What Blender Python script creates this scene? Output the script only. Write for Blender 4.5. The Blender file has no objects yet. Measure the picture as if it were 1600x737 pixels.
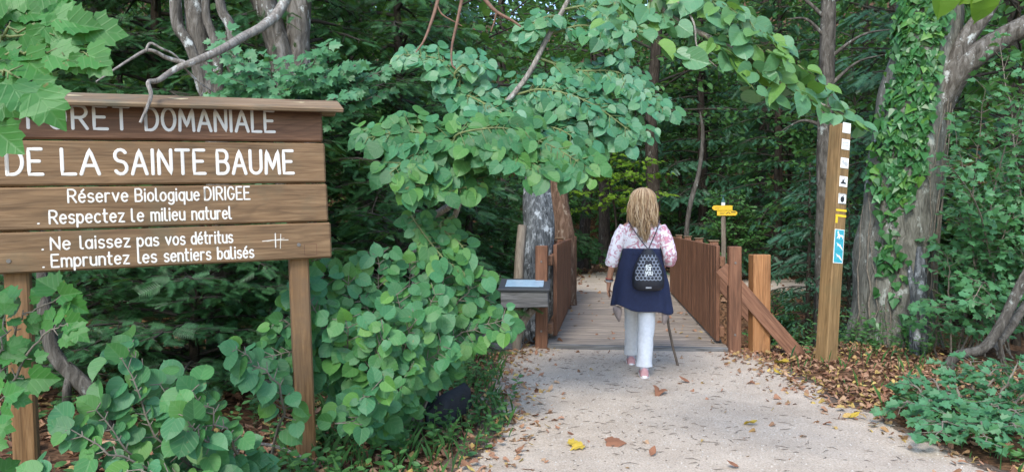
import bpy, bmesh, math, random
import numpy as np
from mathutils import Vector, Matrix
R = math.radians
sc = bpy.context.scene
col = sc.collection

# ------------------------------------------------------------------ camera, light, exposure
F = 1155.0                      # focal length in photo pixels (1600 wide)
PITCH = math.atan(19.5 / F)
CAMZ = 1.36
cam = bpy.data.objects.new('camera', bpy.data.cameras.new('camera'))
col.objects.link(cam)
cam.location = (0, 0, CAMZ)
cam.rotation_euler = (math.pi / 2 - PITCH, 0, 0)
cam.data.sensor_width = 36
cam.data.lens = 36 * F / 1600
cam.data.clip_start = 0.05
cam.data.clip_end = 500
sc.camera = cam

SUN_EL, SUN_AZ = 44, 200        # azimuth of the sun, clockwise from +Y (behind the camera, a little left)
world = bpy.data.worlds.new('World'); sc.world = world; world.use_nodes = True
nt = world.node_tree
bg = nt.nodes['Background']
sky = nt.nodes.new('ShaderNodeTexSky'); sky.sky_type = 'NISHITA'; sky.sun_disc = False
sky.sun_elevation = R(SUN_EL); sky.sun_rotation = R(SUN_AZ)
sky.air_density = 1.0; sky.dust_density = 1.0; sky.ozone_density = 1.0
nt.links.new(sky.outputs[0], bg.inputs[0]); bg.inputs[1].default_value = 0.15
sl = bpy.data.lights.new('sun', 'SUN'); sl.energy = 1.1; sl.angle = R(15); sl.color = (1, .95, .88)
sun = bpy.data.objects.new('sun', sl); col.objects.link(sun)
a, e = R(SUN_AZ), R(SUN_EL)
sun.rotation_euler = Vector((-math.sin(a) * math.cos(e), -math.cos(a) * math.cos(e), -math.sin(e))).to_track_quat('-Z', 'Y').to_euler()
sc.view_settings.view_transform = 'Standard'; sc.view_settings.look = 'None'
sc.view_settings.exposure = 1.6; sc.view_settings.gamma = 1
sc.view_settings.use_curve_mapping = False
sc.render.engine = 'CYCLES'
sc.cycles.use_denoising = True
sc.cycles.max_bounces = 6; sc.cycles.diffuse_bounces = 3; sc.cycles.glossy_bounces = 2
sc.cycles.transmission_bounces = 3; sc.cycles.transparent_max_bounces = 4

# ------------------------------------------------------------------ helpers
rng = np.random.default_rng(7)
def norm(v):
    v = np.asarray(v, float)
    return v / np.maximum(np.linalg.norm(v, axis=-1, keepdims=True), 1e-9)
def at(px, py, Y):
    """point at depth Y that the photo shows at pixel (px, py)"""
    x = (px - 800) / F; y = (368.5 - py) / F
    d = np.array([x, math.cos(PITCH) + y * math.sin(PITCH), -math.sin(PITCH) + y * math.cos(PITCH)])
    return np.array([0, 0, CAMZ]) + d * (Y / d[1])
def sstep(a, b, x):
    t = np.clip((np.asarray(x, float) - a) / (b - a), 0, 1); return t * t * (3 - 2 * t)
def wob(x, y, s=1.0, k=0):
    """cheap smooth noise, about -1..1"""
    x = np.asarray(x, float) * s; y = np.asarray(y, float) * s
    return (np.sin(1.7 * x + 2.3 * y + k) + np.sin(2.9 * x - 1.3 * y + 2.1 * k + 1) + np.sin(-4.1 * x + 3.7 * y + .7 * k + 2) * .6 + np.sin(7.3 * x + 6.1 * y + k * 1.3) * .35) / 2.95

class MB:
    def __init__(s): s.v = []; s.n = 0; s.lv = []; s.lt = []; s.mi = []; s.uv = []; s.hasuv = False
    def add(s, verts, faces, mat=0, uv=None):
        verts = np.asarray(verts, float).reshape(-1, 3)
        s.v.append(verts)
        if isinstance(faces, np.ndarray):
            s.lv.append((faces + s.n).ravel()); s.lt.append(np.full(len(faces), faces.shape[1])); nf = len(faces)
        else:
            s.lv.append(np.array([i for f in faces for i in f], int) + s.n); s.lt.append(np.array([len(f) for f in faces], int)); nf = len(faces)
        s.mi.append(np.full(nf, mat)); s.n += len(verts)
        if uv is not None: s.hasuv = True; s.uv.append(uv)
        else: s.uv.append(np.zeros((len(s.lv[-1]), 2)))
        return s
    def raw(s, verts, lv, lt, mat=0, uv=None):
        s.v.append(verts); s.lv.append(lv + s.n); s.lt.append(lt); s.mi.append(np.full(len(lt), mat)); s.n += len(verts)
        if uv is not None: s.hasuv = True; s.uv.append(uv)
        else: s.uv.append(np.zeros((len(lv), 2)))
    def build(s, name, mat, parent=None, smooth=False, origin=None):
        me = bpy.data.meshes.new(name)
        v = np.concatenate(s.v)
        if origin is not None: v = v - np.asarray(origin)
        lv = np.concatenate(s.lv); lt = np.concatenate(s.lt)
        me.vertices.add(len(v)); me.vertices.foreach_set('co', v.ravel().astype(np.float32))
        me.loops.add(len(lv)); me.loops.foreach_set('vertex_index', lv.astype(np.int32))
        me.polygons.add(len(lt)); me.polygons.foreach_set('loop_start', np.concatenate([[0], np.cumsum(lt)[:-1]]).astype(np.int32))
        me.polygons.foreach_set('material_index', np.concatenate(s.mi).astype(np.int32))
        me.polygons.foreach_set('use_smooth', np.full(len(lt), bool(smooth)))
        if s.hasuv:
            u = me.uv_layers.new(name='uv'); u.data.foreach_set('uv', np.concatenate(s.uv).ravel().astype(np.float32))
        me.update(calc_edges=True); me.validate()
        for m in (mat if isinstance(mat, (list, tuple)) else [mat]): me.materials.append(m)
        o = bpy.data.objects.new(name, me); col.objects.link(o)
        if origin is not None: o.location = origin
        if parent is not None: o.parent = parent
        return o

def tag(o, label=None, cat=None, group=None, kind=None):
    if label: o['label'] = label
    if cat: o['category'] = cat
    if group: o['group'] = group
    if kind: o['kind'] = kind
    return o
def empty(name, loc, label, cat, rot=(0, 0, 0), group=None):
    o = bpy.data.objects.new(name, None); col.objects.link(o)
    o.location = loc; o.rotation_euler = rot; o.empty_display_size = .1
    return tag(o, label, cat, group)

def box(mb, size, loc=(0, 0, 0), rot=None, bev=.004, mat=0, jit=0):
    bm = bmesh.new(); bmesh.ops.create_cube(bm, size=1)
    bmesh.ops.scale(bm, vec=size, verts=bm.verts)
    if bev: bmesh.ops.bevel(bm, geom=list(bm.edges), offset=min(bev, min(size) * .35), segments=1, affect='EDGES')
    M = Matrix.Translation(loc)
    if rot is not None: M = M @ (rot.to_4x4() if isinstance(rot, Matrix) else Matrix.Rotation(rot[2], 4, 'Z') @ Matrix.Rotation(rot[1], 4, 'Y') @ Matrix.Rotation(rot[0], 4, 'X'))
    bm.transform(M)
    vs = np.array([v.co[:] for v in bm.verts])
    if jit: vs = vs + rng.normal(0, jit, vs.shape)
    bm.verts.index_update()
    mb.add(vs, [[v.index for v in f.verts] for f in bm.faces], mat); bm.free()

def frames(pts):
    pts = np.asarray(pts, float)
    t = norm(np.gradient(pts, axis=0))
    ref = np.array([0, 0, 1.]) if abs(t[0][2]) < .8 else np.array([1., 0, 0])
    u = np.zeros_like(t); w = np.zeros_like(t)
    for i in range(len(t)):
        uu = ref - t[i] * (ref @ t[i]); uu = uu / max(np.linalg.norm(uu), 1e-9)
        u[i] = uu; w[i] = np.cross(t[i], uu); ref = uu
    return t, u, w
def tube(mb, pts, rad, seg=6, mat=0, cap=True, lump=0.0, lumps=3.0, flat=1.0):
    pts = np.asarray(pts, float); n = len(pts)
    rad = np.broadcast_to(np.asarray(rad, float), (n,)) if np.ndim(rad) else np.full(n, rad)
    t, u, w = frames(pts)
    th = np.arange(seg) * 2 * math.pi / seg
    c, s_ = np.cos(th), np.sin(th)
    r = np.repeat(rad[:, None], seg, 1)
    if lump:
        arc = np.concatenate([[0], np.cumsum(np.linalg.norm(np.diff(pts, axis=0), axis=1))])
        k = pts[0, 0] * 3
        A, B = np.meshgrid(arc, th, indexing='ij')
        r = r * (1 + lump * (np.sin(lumps * B + 1.3 * A / rad.max() * .2 + k) * .5 + np.sin((lumps + 2) * B - A * 4 + k) * .3 + np.sin(2 * B + A * 7 + k) * .3 + np.sin(9 * B + A * 3 + k) * .15))
    v = pts[:, None, :] + r[..., None] * (c[None, :, None] * u[:, None, :] + flat * s_[None, :, None] * w[:, None, :])
    v = v.reshape(-1, 3)
    i = np.arange(n - 1)[:, None] * seg; j = np.arange(seg)[None]; k2 = (np.arange(seg) + 1)[None] % seg
    f = np.stack([i + j, i + k2, i + seg + k2, i + seg + j], -1).reshape(-1, 4)
    mb.add(v, f, mat)
    if cap:
        mb.add(v[:seg], [list(range(seg))[::-1]], mat); mb.add(v[-seg:], [list(range(seg))], mat)
def spline(pts, n=12):
    """Catmull-Rom through the points"""
    p = np.asarray(pts, float)
    if len(p) == 2: return p[0] + np.linspace(0, 1, n)[:, None] * (p[1] - p[0])
    P = np.vstack([2 * p[0] - p[1], p, 2 * p[-1] - p[-2]])
    out = []
    for i in range(len(p) - 1):
        a, b, c, d = P[i:i + 4]
        for t in np.linspace(0, 1, n, endpoint=False):
            out.append(.5 * (2 * b + (c - a) * t + (2 * a - 5 * b + 4 * c - d) * t * t + (3 * b - a - 3 * c + d) * t ** 3))
    out.append(p[-1]); return np.array(out)
def resample(p, step):
    p = np.asarray(p, float); d = np.concatenate([[0], np.cumsum(np.linalg.norm(np.diff(p, axis=0), axis=1))])
    n = max(2, int(d[-1] / step) + 1); s = np.linspace(0, d[-1], n)
    return np.stack([np.interp(s, d, p[:, k]) for k in range(3)], 1), s / d[-1], d[-1]
def loft(mb, rings, mat=0, cap=True):
    """rings: list of (n,3) arrays with the same n"""
    n = len(rings[0]); v = np.concatenate(rings)
    i = np.arange(len(rings) - 1)[:, None] * n; j = np.arange(n)[None]; k = (np.arange(n) + 1)[None] % n
    mb.add(v, np.stack([i + j, i + k, i + n + k, i + n + j], -1).reshape(-1, 4), mat)
    if cap: mb.add(rings[0], [list(range(n))[::-1]], mat); mb.add(rings[-1], [list(range(n))], mat)
def ell(cx, cy, z, rx, ry, n=28, p=2.0, rot=0):
    th = np.arange(n) * 2 * math.pi / n
    c, s_ = np.cos(th), np.sin(th)
    x = np.sign(c) * np.abs(c) ** (2 / p) * rx; y = np.sign(s_) * np.abs(s_) ** (2 / p) * ry
    return np.stack([cx + x * math.cos(rot) - y * math.sin(rot), cy + x * math.sin(rot) + y * math.cos(rot), np.full(n, z)], 1)

# ------------------------------------------------------------------ materials
class NT:
    def __init__(s, name):
        s.m = bpy.data.materials.new(name); s.m.use_nodes = True; s.t = s.m.node_tree
        s.b = s.t.nodes['Principled BSDF']; s.out = s.t.nodes['Material Output']
    def n(s, typ, **kw):
        x = s.t.nodes.new('ShaderNode' + typ)
        for k, v in kw.items():
            if k.startswith('i_'):
                key = k[2:]; x.inputs[int(key) if key.isdigit() else key].default_value = v
            else: setattr(x, k, v)
        return x
    def l(s, a, b): s.t.links.new(a, b)
    def ramp(s, fac, stops, interp='LINEAR'):
        r = s.n('ValToRGB'); el = r.color_ramp.elements; r.color_ramp.interpolation = interp
        while len(el) < len(stops): el.new(.5)
        for x, (p, c) in zip(el, stops): x.position = p; x.color = (*c, 1) if len(c) == 3 else c
        s.l(fac, r.inputs[0]); return r.outputs[0]
    def coords(s, scale=(1, 1, 1), kind='Object'):
        tc = s.n('TexCoord'); mp = s.n('Mapping'); mp.inputs['Scale'].default_value = scale
        s.l(tc.outputs[kind], mp.inputs[0]); return mp.outputs[0]
    def noise(s, vec, scale=5, detail=4, rough=.6, dist=0):
        x = s.n('TexNoise'); x.inputs['Scale'].default_value = scale; x.inputs['Detail'].default_value = detail
        x.inputs['Roughness'].default_value = rough; x.inputs['Distortion'].default_value = dist
        s.l(vec, x.inputs['Vector']); return x.outputs['Fac']
    def mix(s, fac, a, b, mode='MIX'):
        x = s.n('MixRGB', blend_type=mode)
        for sock, val in zip(x.inputs, (fac, a, b)):
            if hasattr(val, 'links') or isinstance(val, bpy.types.NodeSocket): s.l(val, sock)
            elif isinstance(val, (tuple, list)): sock.default_value = (*val, 1)
            else: sock.default_value = val
        return x.outputs[0]
    def bump(s, h, strength=.3, dist=.01):
        b = s.n('Bump'); b.inputs['Strength'].default_value = strength; b.inputs['Distance'].default_value = dist
        s.l(h, b.inputs['Height']); s.l(b.outputs[0], s.b.inputs['Normal'])
    def base(s, c, rough=.6, spec=None):
        if isinstance(c, (tuple, list)): s.b.inputs['Base Color'].default_value = (*c, 1)
        else: s.l(c, s.b.inputs['Base Color'])
        s.b.inputs['Roughness'].default_value = rough
        if spec is not None: s.b.inputs['Specular IOR Level'].default_value = spec
        return s
def plain(name, c, rough=.6, metal=0, var=.12, scale=30):
    x = NT(name); f = x.noise(x.coords(), scale)
    c = np.array(c)
    x.base(x.ramp(f, [(.3, tuple(c * (1 - var))), (.7, tuple(np.minimum(c * (1 + var), 1)))]), rough)
    x.b.inputs['Metallic'].default_value = metal; return x.m
def leaf_mat(name, cols, rough=.5, trans=.3, vein=False, spec=.35, tr=(.25, .45, .05)):
    x = NT(name)
    g = x.n('NewGeometry')
    stops = [(i / max(1, len(cols) - 1), c) for i, c in enumerate(cols)]
    c = x.ramp(g.outputs['Random Per Island'], stops)
    f = x.noise(x.coords(), 9, 2)
    c = x.mix(.25, c, x.ramp(f, [(.3, (.35, .4, .3)), (.7, (1, 1, .8))]), 'MULTIPLY')
    if vein:
        tc = x.n('TexCoord'); w = x.n('TexWave', wave_type='BANDS', bands_direction='DIAGONAL')
        w.inputs['Scale'].default_value = 2.2; w.inputs['Distortion'].default_value = .0
        ab = x.n('Separate' + 'XYZ'); x.l(tc.outputs['UV'], ab.inputs[0])
        m1 = x.n('Math', operation='ABSOLUTE'); x.l(ab.outputs[0], m1.inputs[0])
        cb = x.n('Combine' + 'XYZ'); x.l(m1.outputs[0], cb.inputs[0])
        m2 = x.n('Math', operation='MULTIPLY'); m2.inputs[1].default_value = -1.0; x.l(ab.outputs[1], m2.inputs[0]); x.l(m2.outputs[0], cb.inputs[1])
        x.l(cb.outputs[0], w.inputs['Vector'])
        veins = x.ramp(w.outputs['Fac'], [(.86, (0, 0, 0)), (.98, (1, 1, 1))])
        mid = x.ramp(m1.outputs[0], [(.0, (1, 1, 1)), (.035, (0, 0, 0))])
        vv = x.mix(1, veins, mid, 'LIGHTEN')
        c = x.mix(x.mix(1, vv, (.22, .22, .22), 'MULTIPLY'), c, x.mix(.5, c, (.3, .42, .2)))
        x.bump(vv, .25, .004)
        sp = x.noise(x.coords(), 55, 2); x2 = x.noise(x.coords(), 2.3, 2)
        c = x.mix(x.mix(1, x.ramp(sp, [(.68, (0, 0, 0)), (.73, (.8, .8, .8))]), x.ramp(x2, [(.5, (0, 0, 0)), (.6, (1, 1, 1))]), 'MULTIPLY'), c, (.2, .13, .05))
    x.base(c, rough, spec)
    t = x.n('BsdfTranslucent'); x.l(x.mix(.55, c, tr), t.inputs[0])
    mx = x.n('MixShader'); mx.inputs[0].default_value = trans
    x.l(x.b.outputs[0], mx.inputs[1]); x.l(t.outputs[0], mx.inputs[2]); x.l(mx.outputs[0], x.out.inputs[0])
    return x.m
def wood(name, dark, mid, light, axis=0, rough=.75, grain=1.0, stain=None, spec=.3):
    x = NT(name)
    sc_ = [26 * grain] * 3; sc_[axis] = 1.3 * grain
    f = x.noise(x.coords(tuple(sc_)), 1.6, 6, .65, 1.2)
    c = x.ramp(f, [(.25, dark), (.5, mid), (.78, light)])
    sc2 = [9] * 3; sc2[axis] = 1.2
    f2 = x.noise(x.coords(tuple(sc2)), .8, 3, .5, 2.5)
    c = x.mix(.75, c, x.ramp(f2, [(.25, (.5, .47, .45)), (.7, (1.15, 1.12, 1.1))]), 'MULTIPLY')
    sw = [5.5] * 3; sw[axis] = .55
    f4 = x.noise(x.coords(tuple(sw)), 1.0, 2, .4, .6)
    m4 = x.n('Math', operation='MULTIPLY'); m4.inputs[1].default_value = 13; x.l(f4, m4.inputs[0])
    m5 = x.n('Math', operation='FRACT'); x.l(m4.outputs[0], m5.inputs[0])
    c = x.mix(.33, c, x.ramp(m5.outputs[0], [(0, (.6, .56, .52)), (.25, (1.05, 1.03, 1)), (.85, (1.25, 1.22, 1.18)), (1, (.62, .58, .54))]), 'MULTIPLY')
    gi = x.n('NewGeometry'); c = x.mix(.5, c, x.ramp(gi.outputs['Random Per Island'], [(0, (.72, .72, .74)), (1, (1.2, 1.17, 1.12))]), 'MULTIPLY')
    if stain:
        f3 = x.noise(x.coords((1, 1, 1)), 3.2, 5, .65)
        c = x.mix(x.ramp(f3, [(.5, (0, 0, 0)), (.68, (.7, .7, .7))]), c, stain)
    x.base(c, rough, spec); x.bump(f, .35, .004); return x.m
def bark(name, dark, mid, light, patch=None, patch_lo=.52, scale=1.0):
    x = NT(name)
    v = x.coords((9 * scale, 9 * scale, 2.4 * scale))
    f = x.noise(v, 2.2, 8, .68, .8)
    c = x.ramp(f, [(.3, dark), (.5, mid), (.7, light)])
    h = f
    if patch:
        p = x.noise(x.coords((1, 1, .7)), 6.5 * scale, 7, .72)
        c = x.mix(x.ramp(p, [(patch_lo, (0, 0, 0)), (patch_lo + .07, (1, 1, 1))]), c, patch)
    x.base(c, .9, .15); x.bump(f, .9, .03); return x.m

M = {}
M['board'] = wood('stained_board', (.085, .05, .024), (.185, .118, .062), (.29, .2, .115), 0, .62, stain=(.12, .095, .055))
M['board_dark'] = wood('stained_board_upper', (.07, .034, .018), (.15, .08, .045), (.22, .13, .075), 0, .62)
M['roof'] = wood('weathered_roof_board', (.1, .065, .04), (.2, .14, .085), (.33, .26, .17), 0, .8, stain=(.11, .11, .08))
M['post'] = wood('sign_post_wood', (.1, .055, .022), (.215, .125, .055), (.31, .2, .1), 2, .75, stain=(.13, .085, .05))
M['bridge'] = wood('bridge_timber', (.085, .04, .023), (.17, .082, .047), (.25, .135, .08), 2, .65)
M['bridge_h'] = wood('bridge_timber_lengthwise', (.09, .045, .026), (.19, .10, .058), (.28, .16, .1), 1, .65)
M['newpost'] = wood('orange_timber', (.2, .09, .035), (.33, .165, .07), (.42, .24, .115), 2, .65)
M['brace'] = wood('brace_timber', (.1, .045, .025), (.2, .10, .06), (.29, .16, .1), 0, .65)
M['deck'] = wood('grey_decking', (.17, .145, .12), (.28, .245, .205), (.38, .335, .285), 0, .8)
M['trail'] = wood('trail_post_wood', (.12, .075, .03), (.215, .14, .062), (.3, .205, .1), 2, .75, stain=(.15, .11, .05))
M['greywood'] = wood('grey_weathered_wood', (.04, .042, .043), (.13, .135, .138), (.26, .27, .275), 0, .85)
M['greypost'] = wood('grey_weathered_stake', (.1, .085, .065), (.2, .175, .14), (.32, .29, .24), 2, .85)
M['bolt'] = plain('bolt_steel', (.16, .15, .14), .5, .6)
pp = NT('white_sign_paint'); f_ = pp.noise(pp.coords((8, 8, 14)), 9, 6, .75); pp.base(pp.ramp(f_, [(.28, (.35, .28, .2)), (.37, (.66, .64, .59)), (.6, (.66, .65, .61))]), .6, .3); M['paint'] = pp.m
M['scratch'] = plain('pale_scratch', (.6, .58, .52), .7)
M['bark_lichen'] = bark('lichened_bark', (.03, .026, .02), (.11, .1, .085), (.22, .21, .19), (.46, .49, .47), .57)
M['bark_ivytree'] = bark('mottled_pale_bark', (.05, .05, .04), (.15, .15, .125), (.25, .255, .22), (.36, .39, .35), .57)
M['bark_grey'] = bark('grey_bark', (.025, .022, .018), (.085, .078, .066), (.17, .16, .14), (.30, .33, .30), .6)
M['bark_brown'] = bark('brown_bark', (.014, .011, .008), (.045, .036, .028), (.1, .084, .068), (.2, .2, .17), .63)
M['bark_red'] = bark('peeling_red_bark', (.05, .028, .018), (.14, .085, .055), (.25, .17, .12), (.33, .26, .19), .56)
M['bark_dark'] = bark('dark_bark', (.01, .008, .006), (.035, .028, .02), (.08, .066, .05), (.06, .09, .03), .55)
M['bark_pale'] = bark('pale_branch_bark', (.12, .105, .09), (.26, .235, .205), (.42, .395, .35), (.5, .5, .46), .57, 2)
M['moss_rock'] = bark('grey_mottled_bark', (.012, .014, .016), (.1, .11, .115), (.3, .33, .34), (.42, .46, .48), .55, 1.4)
M['twig'] = plain('brown_twig', (.16, .09, .06), .8, var=.35)
M['twig_green'] = plain('green_twig', (.12, .15, .05), .7, var=.35)
M['twig_dark'] = plain('dark_twig', (.03, .026, .018), .9, var=.4)
M['twig_grey'] = plain('grey_twig', (.15, .13, .10), .85, var=.4)
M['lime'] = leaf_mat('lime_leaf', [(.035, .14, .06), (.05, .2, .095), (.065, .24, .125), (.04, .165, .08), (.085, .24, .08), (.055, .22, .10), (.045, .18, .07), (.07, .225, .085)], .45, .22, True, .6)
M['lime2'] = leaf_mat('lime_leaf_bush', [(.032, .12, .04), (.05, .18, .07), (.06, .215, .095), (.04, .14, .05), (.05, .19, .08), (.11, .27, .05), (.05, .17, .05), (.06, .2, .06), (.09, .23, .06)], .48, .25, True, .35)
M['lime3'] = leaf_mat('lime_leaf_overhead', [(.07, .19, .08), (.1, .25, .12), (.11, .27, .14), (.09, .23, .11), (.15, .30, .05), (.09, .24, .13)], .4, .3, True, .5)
M['maple'] = leaf_mat('maple_leaf', [(.035, .15, .025), (.055, .21, .04), (.04, .17, .04), (.07, .235, .045)], .48, .28, True, .4)
M['fieldmaple'] = leaf_mat('field_maple_leaf', [(.05, .16, .055), (.075, .215, .085), (.095, .255, .12), (.06, .185, .065)], .45, .28)
M['fieldmaple_low'] = leaf_mat('field_maple_low_leaf', [(.05, .165, .065), (.075, .22, .10), (.095, .26, .13), (.065, .19, .075)], .45, .28)
M['yew'] = leaf_mat('yew_needles', [(.016, .06, .018), (.03, .10, .032), (.046, .14, .05), (.024, .08, .028)], .5, .2, spec=.3)
M['fir'] = leaf_mat('fir_needles', [(.02, .07, .034), (.036, .115, .06), (.05, .15, .085), (.026, .085, .042)], .5, .12, spec=.4)
M['dull'] = leaf_mat('understorey_leaf', [(.03, .10, .026), (.055, .165, .042), (.085, .215, .06), (.04, .125, .032)], .5, .3)
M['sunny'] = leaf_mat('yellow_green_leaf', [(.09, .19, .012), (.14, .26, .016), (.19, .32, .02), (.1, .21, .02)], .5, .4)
M['far'] = leaf_mat('far_leaf', [(.02, .07, .02), (.04, .12, .034), (.06, .155, .045), (.085, .18, .03)], .6, .15)
M['ivy'] = leaf_mat('ivy_leaf', [(.022, .09, .024), (.038, .14, .038), (.055, .19, .06), (.032, .115, .03), (.10, .24, .04)], .4, .15, False, .4)
M['herb'] = leaf_mat('herb_leaf', [(.04, .12, .03), (.07, .18, .05), (.09, .21, .06), (.05, .14, .06)], .5, .25)
M['litter'] = leaf_mat('dead_leaf', [(.14, .065, .04), (.27, .135, .08), (.36, .2, .13), (.2, .1, .06), (.43, .28, .18), (.31, .155, .095), (.5, .37, .12), (.24, .13, .09)], .7, .05, spec=.2, tr=(.4, .2, .08))
M['yellowleaf'] = leaf_mat('yellow_fallen_leaf', [(.52, .36, .04), (.45, .33, .06)], .6, .1, spec=.2, tr=(.5, .4, .05))
M['brownleaf'] = leaf_mat('brown_fallen_leaf', [(.30, .14, .08), (.22, .1, .06)], .7, .05, spec=.2, tr=(.4, .2, .08))
M['debris'] = plain('dark_twig_bits', (.12, .095, .07), .9, var=.5)

def ground_mat():
    x = NT('forest_floor'); v = x.coords()
    f = x.noise(v, 1.2, 5); g = x.noise(v, 22, 6, .75)
    vo = x.n('TexVoronoi'); vo.inputs['Scale'].default_value = 26; x.l(v, vo.inputs['Vector'])
    litter = x.ramp(vo.outputs['Color'], [(.2, (.05, .026, .014)), (.5, (.14, .07, .035)), (.8, (.23, .125, .065))])
    soil = x.ramp(g, [(.3, (.018, .013, .009)), (.7, (.065, .046, .03))])
    x.base(x.mix(x.ramp(f, [(.35, (.25, .25, .25)), (.65, (.85, .85, .85))]), soil, litter), .95, .1)
    x.bump(vo.outputs['Distance'], .8, .02); return x.m
def gravel_mat(ground_colour=None):
    x = NT('pale_gravel'); v = x.coords()
    g = x.noise(v, 85, 5, .8); m = x.noise(v, 2.2, 5, .6); b = x.noise(v, 28, 5, .7)
    c = x.ramp(g, [(.32, (.29, .245, .195)), (.5, (.47, .41, .34)), (.66, (.63, .565, .48))])
    c = x.mix(.8, c, x.ramp(m, [(.3, (.78, .72, .66)), (.7, (1.12, 1.07, 1.01))]), 'MULTIPLY')
    c = x.mix(x.ramp(b, [(.60, (0, 0, 0)), (.70, (.6, .6, .6))]), c, (.2, .165, .135))
    at_ = x.n('Attribute'); at_.attribute_name = 'verge'
    big = x.noise(v, 3.1, 4, .6); fine = x.noise(v, 30, 4, .75)
    sm = x.n('Math', operation='MULTIPLY_ADD'); sm.inputs[1].default_value = 1.0; x.l(big, sm.inputs[0]); x.l(at_.outputs['Fac'], sm.inputs[2])
    s2 = x.n('Math', operation='MULTIPLY_ADD'); s2.inputs[1].default_value = .55; x.l(fine, s2.inputs[0]); x.l(sm.outputs[0], s2.inputs[2])
    soil = x.ramp(fine, [(.3, (.05, .036, .025)), (.55, (.13, .095, .07)), (.75, (.24, .19, .15))])
    c = x.mix(x.ramp(s2.outputs[0], [(.98, (0, 0, 0)), (1.25, (1, 1, 1))]), c, soil)
    x.base(c, .95, .12)
    x.bump(x.mix(.5, g, b), .55, .010); return x.m
M['ground'] = ground_mat(); M['gravel'] = gravel_mat()
M['pebble'] = plain('pebble_stone', (.42, .39, .36), .9, var=.35, scale=14)
M['char'] = plain('charred_wood', (.012, .013, .017), .8, var=.5, scale=18)

# ------------------------------------------------------------------ terrain and path
BYAW = math.atan(148 / F)                       # the bridge points a little right of straight ahead
BD = np.array([math.sin(BYAW), math.cos(BYAW)]); BP = np.array([BD[1], -BD[0]])
B0 = np.array([1.325, 7.93])
def terrain(x, y):
    x = np.asarray(x, float); y = np.asarray(y, float)
    s = (x - B0[0]) * BD[0] + (y - B0[1]) * BD[1]
    l = (x - B0[0]) * BP[0] + (y - B0[1]) * BP[1]
    g = sstep(.25, 1.7, s) * (1 - sstep(4.4, 5.9, s))
    z = -g * (.25 + .75 * (1 - sstep(1.6, 4.5, l)))
    z = z + .42 * np.maximum(0, y - 27 - 2 * wob(x, y, .1)) * sstep(24, 34, y)
    z = z + .35 * np.maximum(0, np.abs(x - 1) - 15) * sstep(2, 8, y)
    z = z + .5 * sstep(-1.2, -5, x) * sstep(4.5, 9, y)
    rough = np.clip(sstep(.05, .6, pathdist(x, y)), 0, 1)
    return z + rough * (.035 * wob(x, y, 1.3) + .02 * wob(x, y, 4, 3) + .03)
def pathdist(x, y):
    """signed distance off the gravel (negative on the path)"""
    l = (x - 1.15); 
    near = np.abs(l - .05 * wob(x, y, .7)) - (1.24 + .06 * wob(x, y, 1.9, 2) + .04 * wob(x, y, 6, 5) + .35 * sstep(5, 3, y))
    near = np.maximum(near, y - 8.15)
    s = (x - B0[0]) * BD[0] + (y - B0[1]) * BD[1]
    ll = (x - B0[0]) * BP[0] + (y - B0[1]) * BP[1]
    c = 0.6 * np.maximum(0, s - 8.5) ** 1.25
    far = np.maximum(np.abs(ll - .5 * c) - (1.35 + .25 * c + .15 * wob(x, y, 1.2)), np.maximum(5.7 - s, s - 12.6 - .3 * wob(x, y, 1)))
    side = np.maximum(np.abs(y - 16.2) - 1.5, np.maximum(2.2 - x, x - 16))
    return np.minimum(np.minimum(near, far), side)
def grid_sheet(xs, ys, zf, mask=None):
    X, Y = np.meshgrid(xs, ys, indexing='ij'); V = np.stack([X, Y, zf(X, Y)], -1).reshape(-1, 3)
    n, m = len(xs), len(ys)
    i, j = np.meshgrid(np.arange(n - 1), np.arange(m - 1), indexing='ij')
    f = np.stack([i * m + j, (i + 1) * m + j, (i + 1) * m + j + 1, i * m + j + 1], -1).reshape(-1, 4)
    if mask is not None:
        keep = mask(V[:, 0], V[:, 1])[f].all(1); f = f[keep]
        used = np.unique(f); re = np.zeros(len(V), int); re[used] = np.arange(len(used)); V = V[used]; f = re[f]
    return V, f
xs = np.concatenate([np.arange(-60, -8, 2), np.arange(-8, 11, .14), np.arange(11, 62, 2)])
ys = np.concatenate([np.arange(-20, 0, 2), np.arange(0, 20, .14), np.arange(20, 84, 1.5)])
mb = MB(); mb.add(*grid_sheet(xs, ys, terrain))
tag(mb.build('ground', M['ground'], smooth=True), kind='structure')
mb = MB(); pz = lambda x, y: terrain(x, y) + .012 - .06 * sstep(.16, .3, pathdist(x, y)) + .008 * wob(x, y, 2.1, 1) + .004 * wob(x, y, 7)
mb.add(*grid_sheet(np.arange(-3, 14, .055), np.concatenate([np.arange(-4, 8.3, .055), np.arange(13, 22, .09)]), pz, lambda x, y: pathdist(x, y) < .28))
gp_ = tag(mb.build('gravel_path', M['gravel'], smooth=True), kind='structure')
vv = np.concatenate(mb.v); at_ = gp_.data.attributes.new('verge', 'FLOAT', 'POINT'); at_.data.foreach_set('value', (np.clip(pathdist(vv[:, 0], vv[:, 1]) * 2.2, -1.0, .65) + .25 * sstep(.9, .0, vv[:, 0]) * sstep(9, 3, vv[:, 1])).astype(np.float32))

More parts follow.
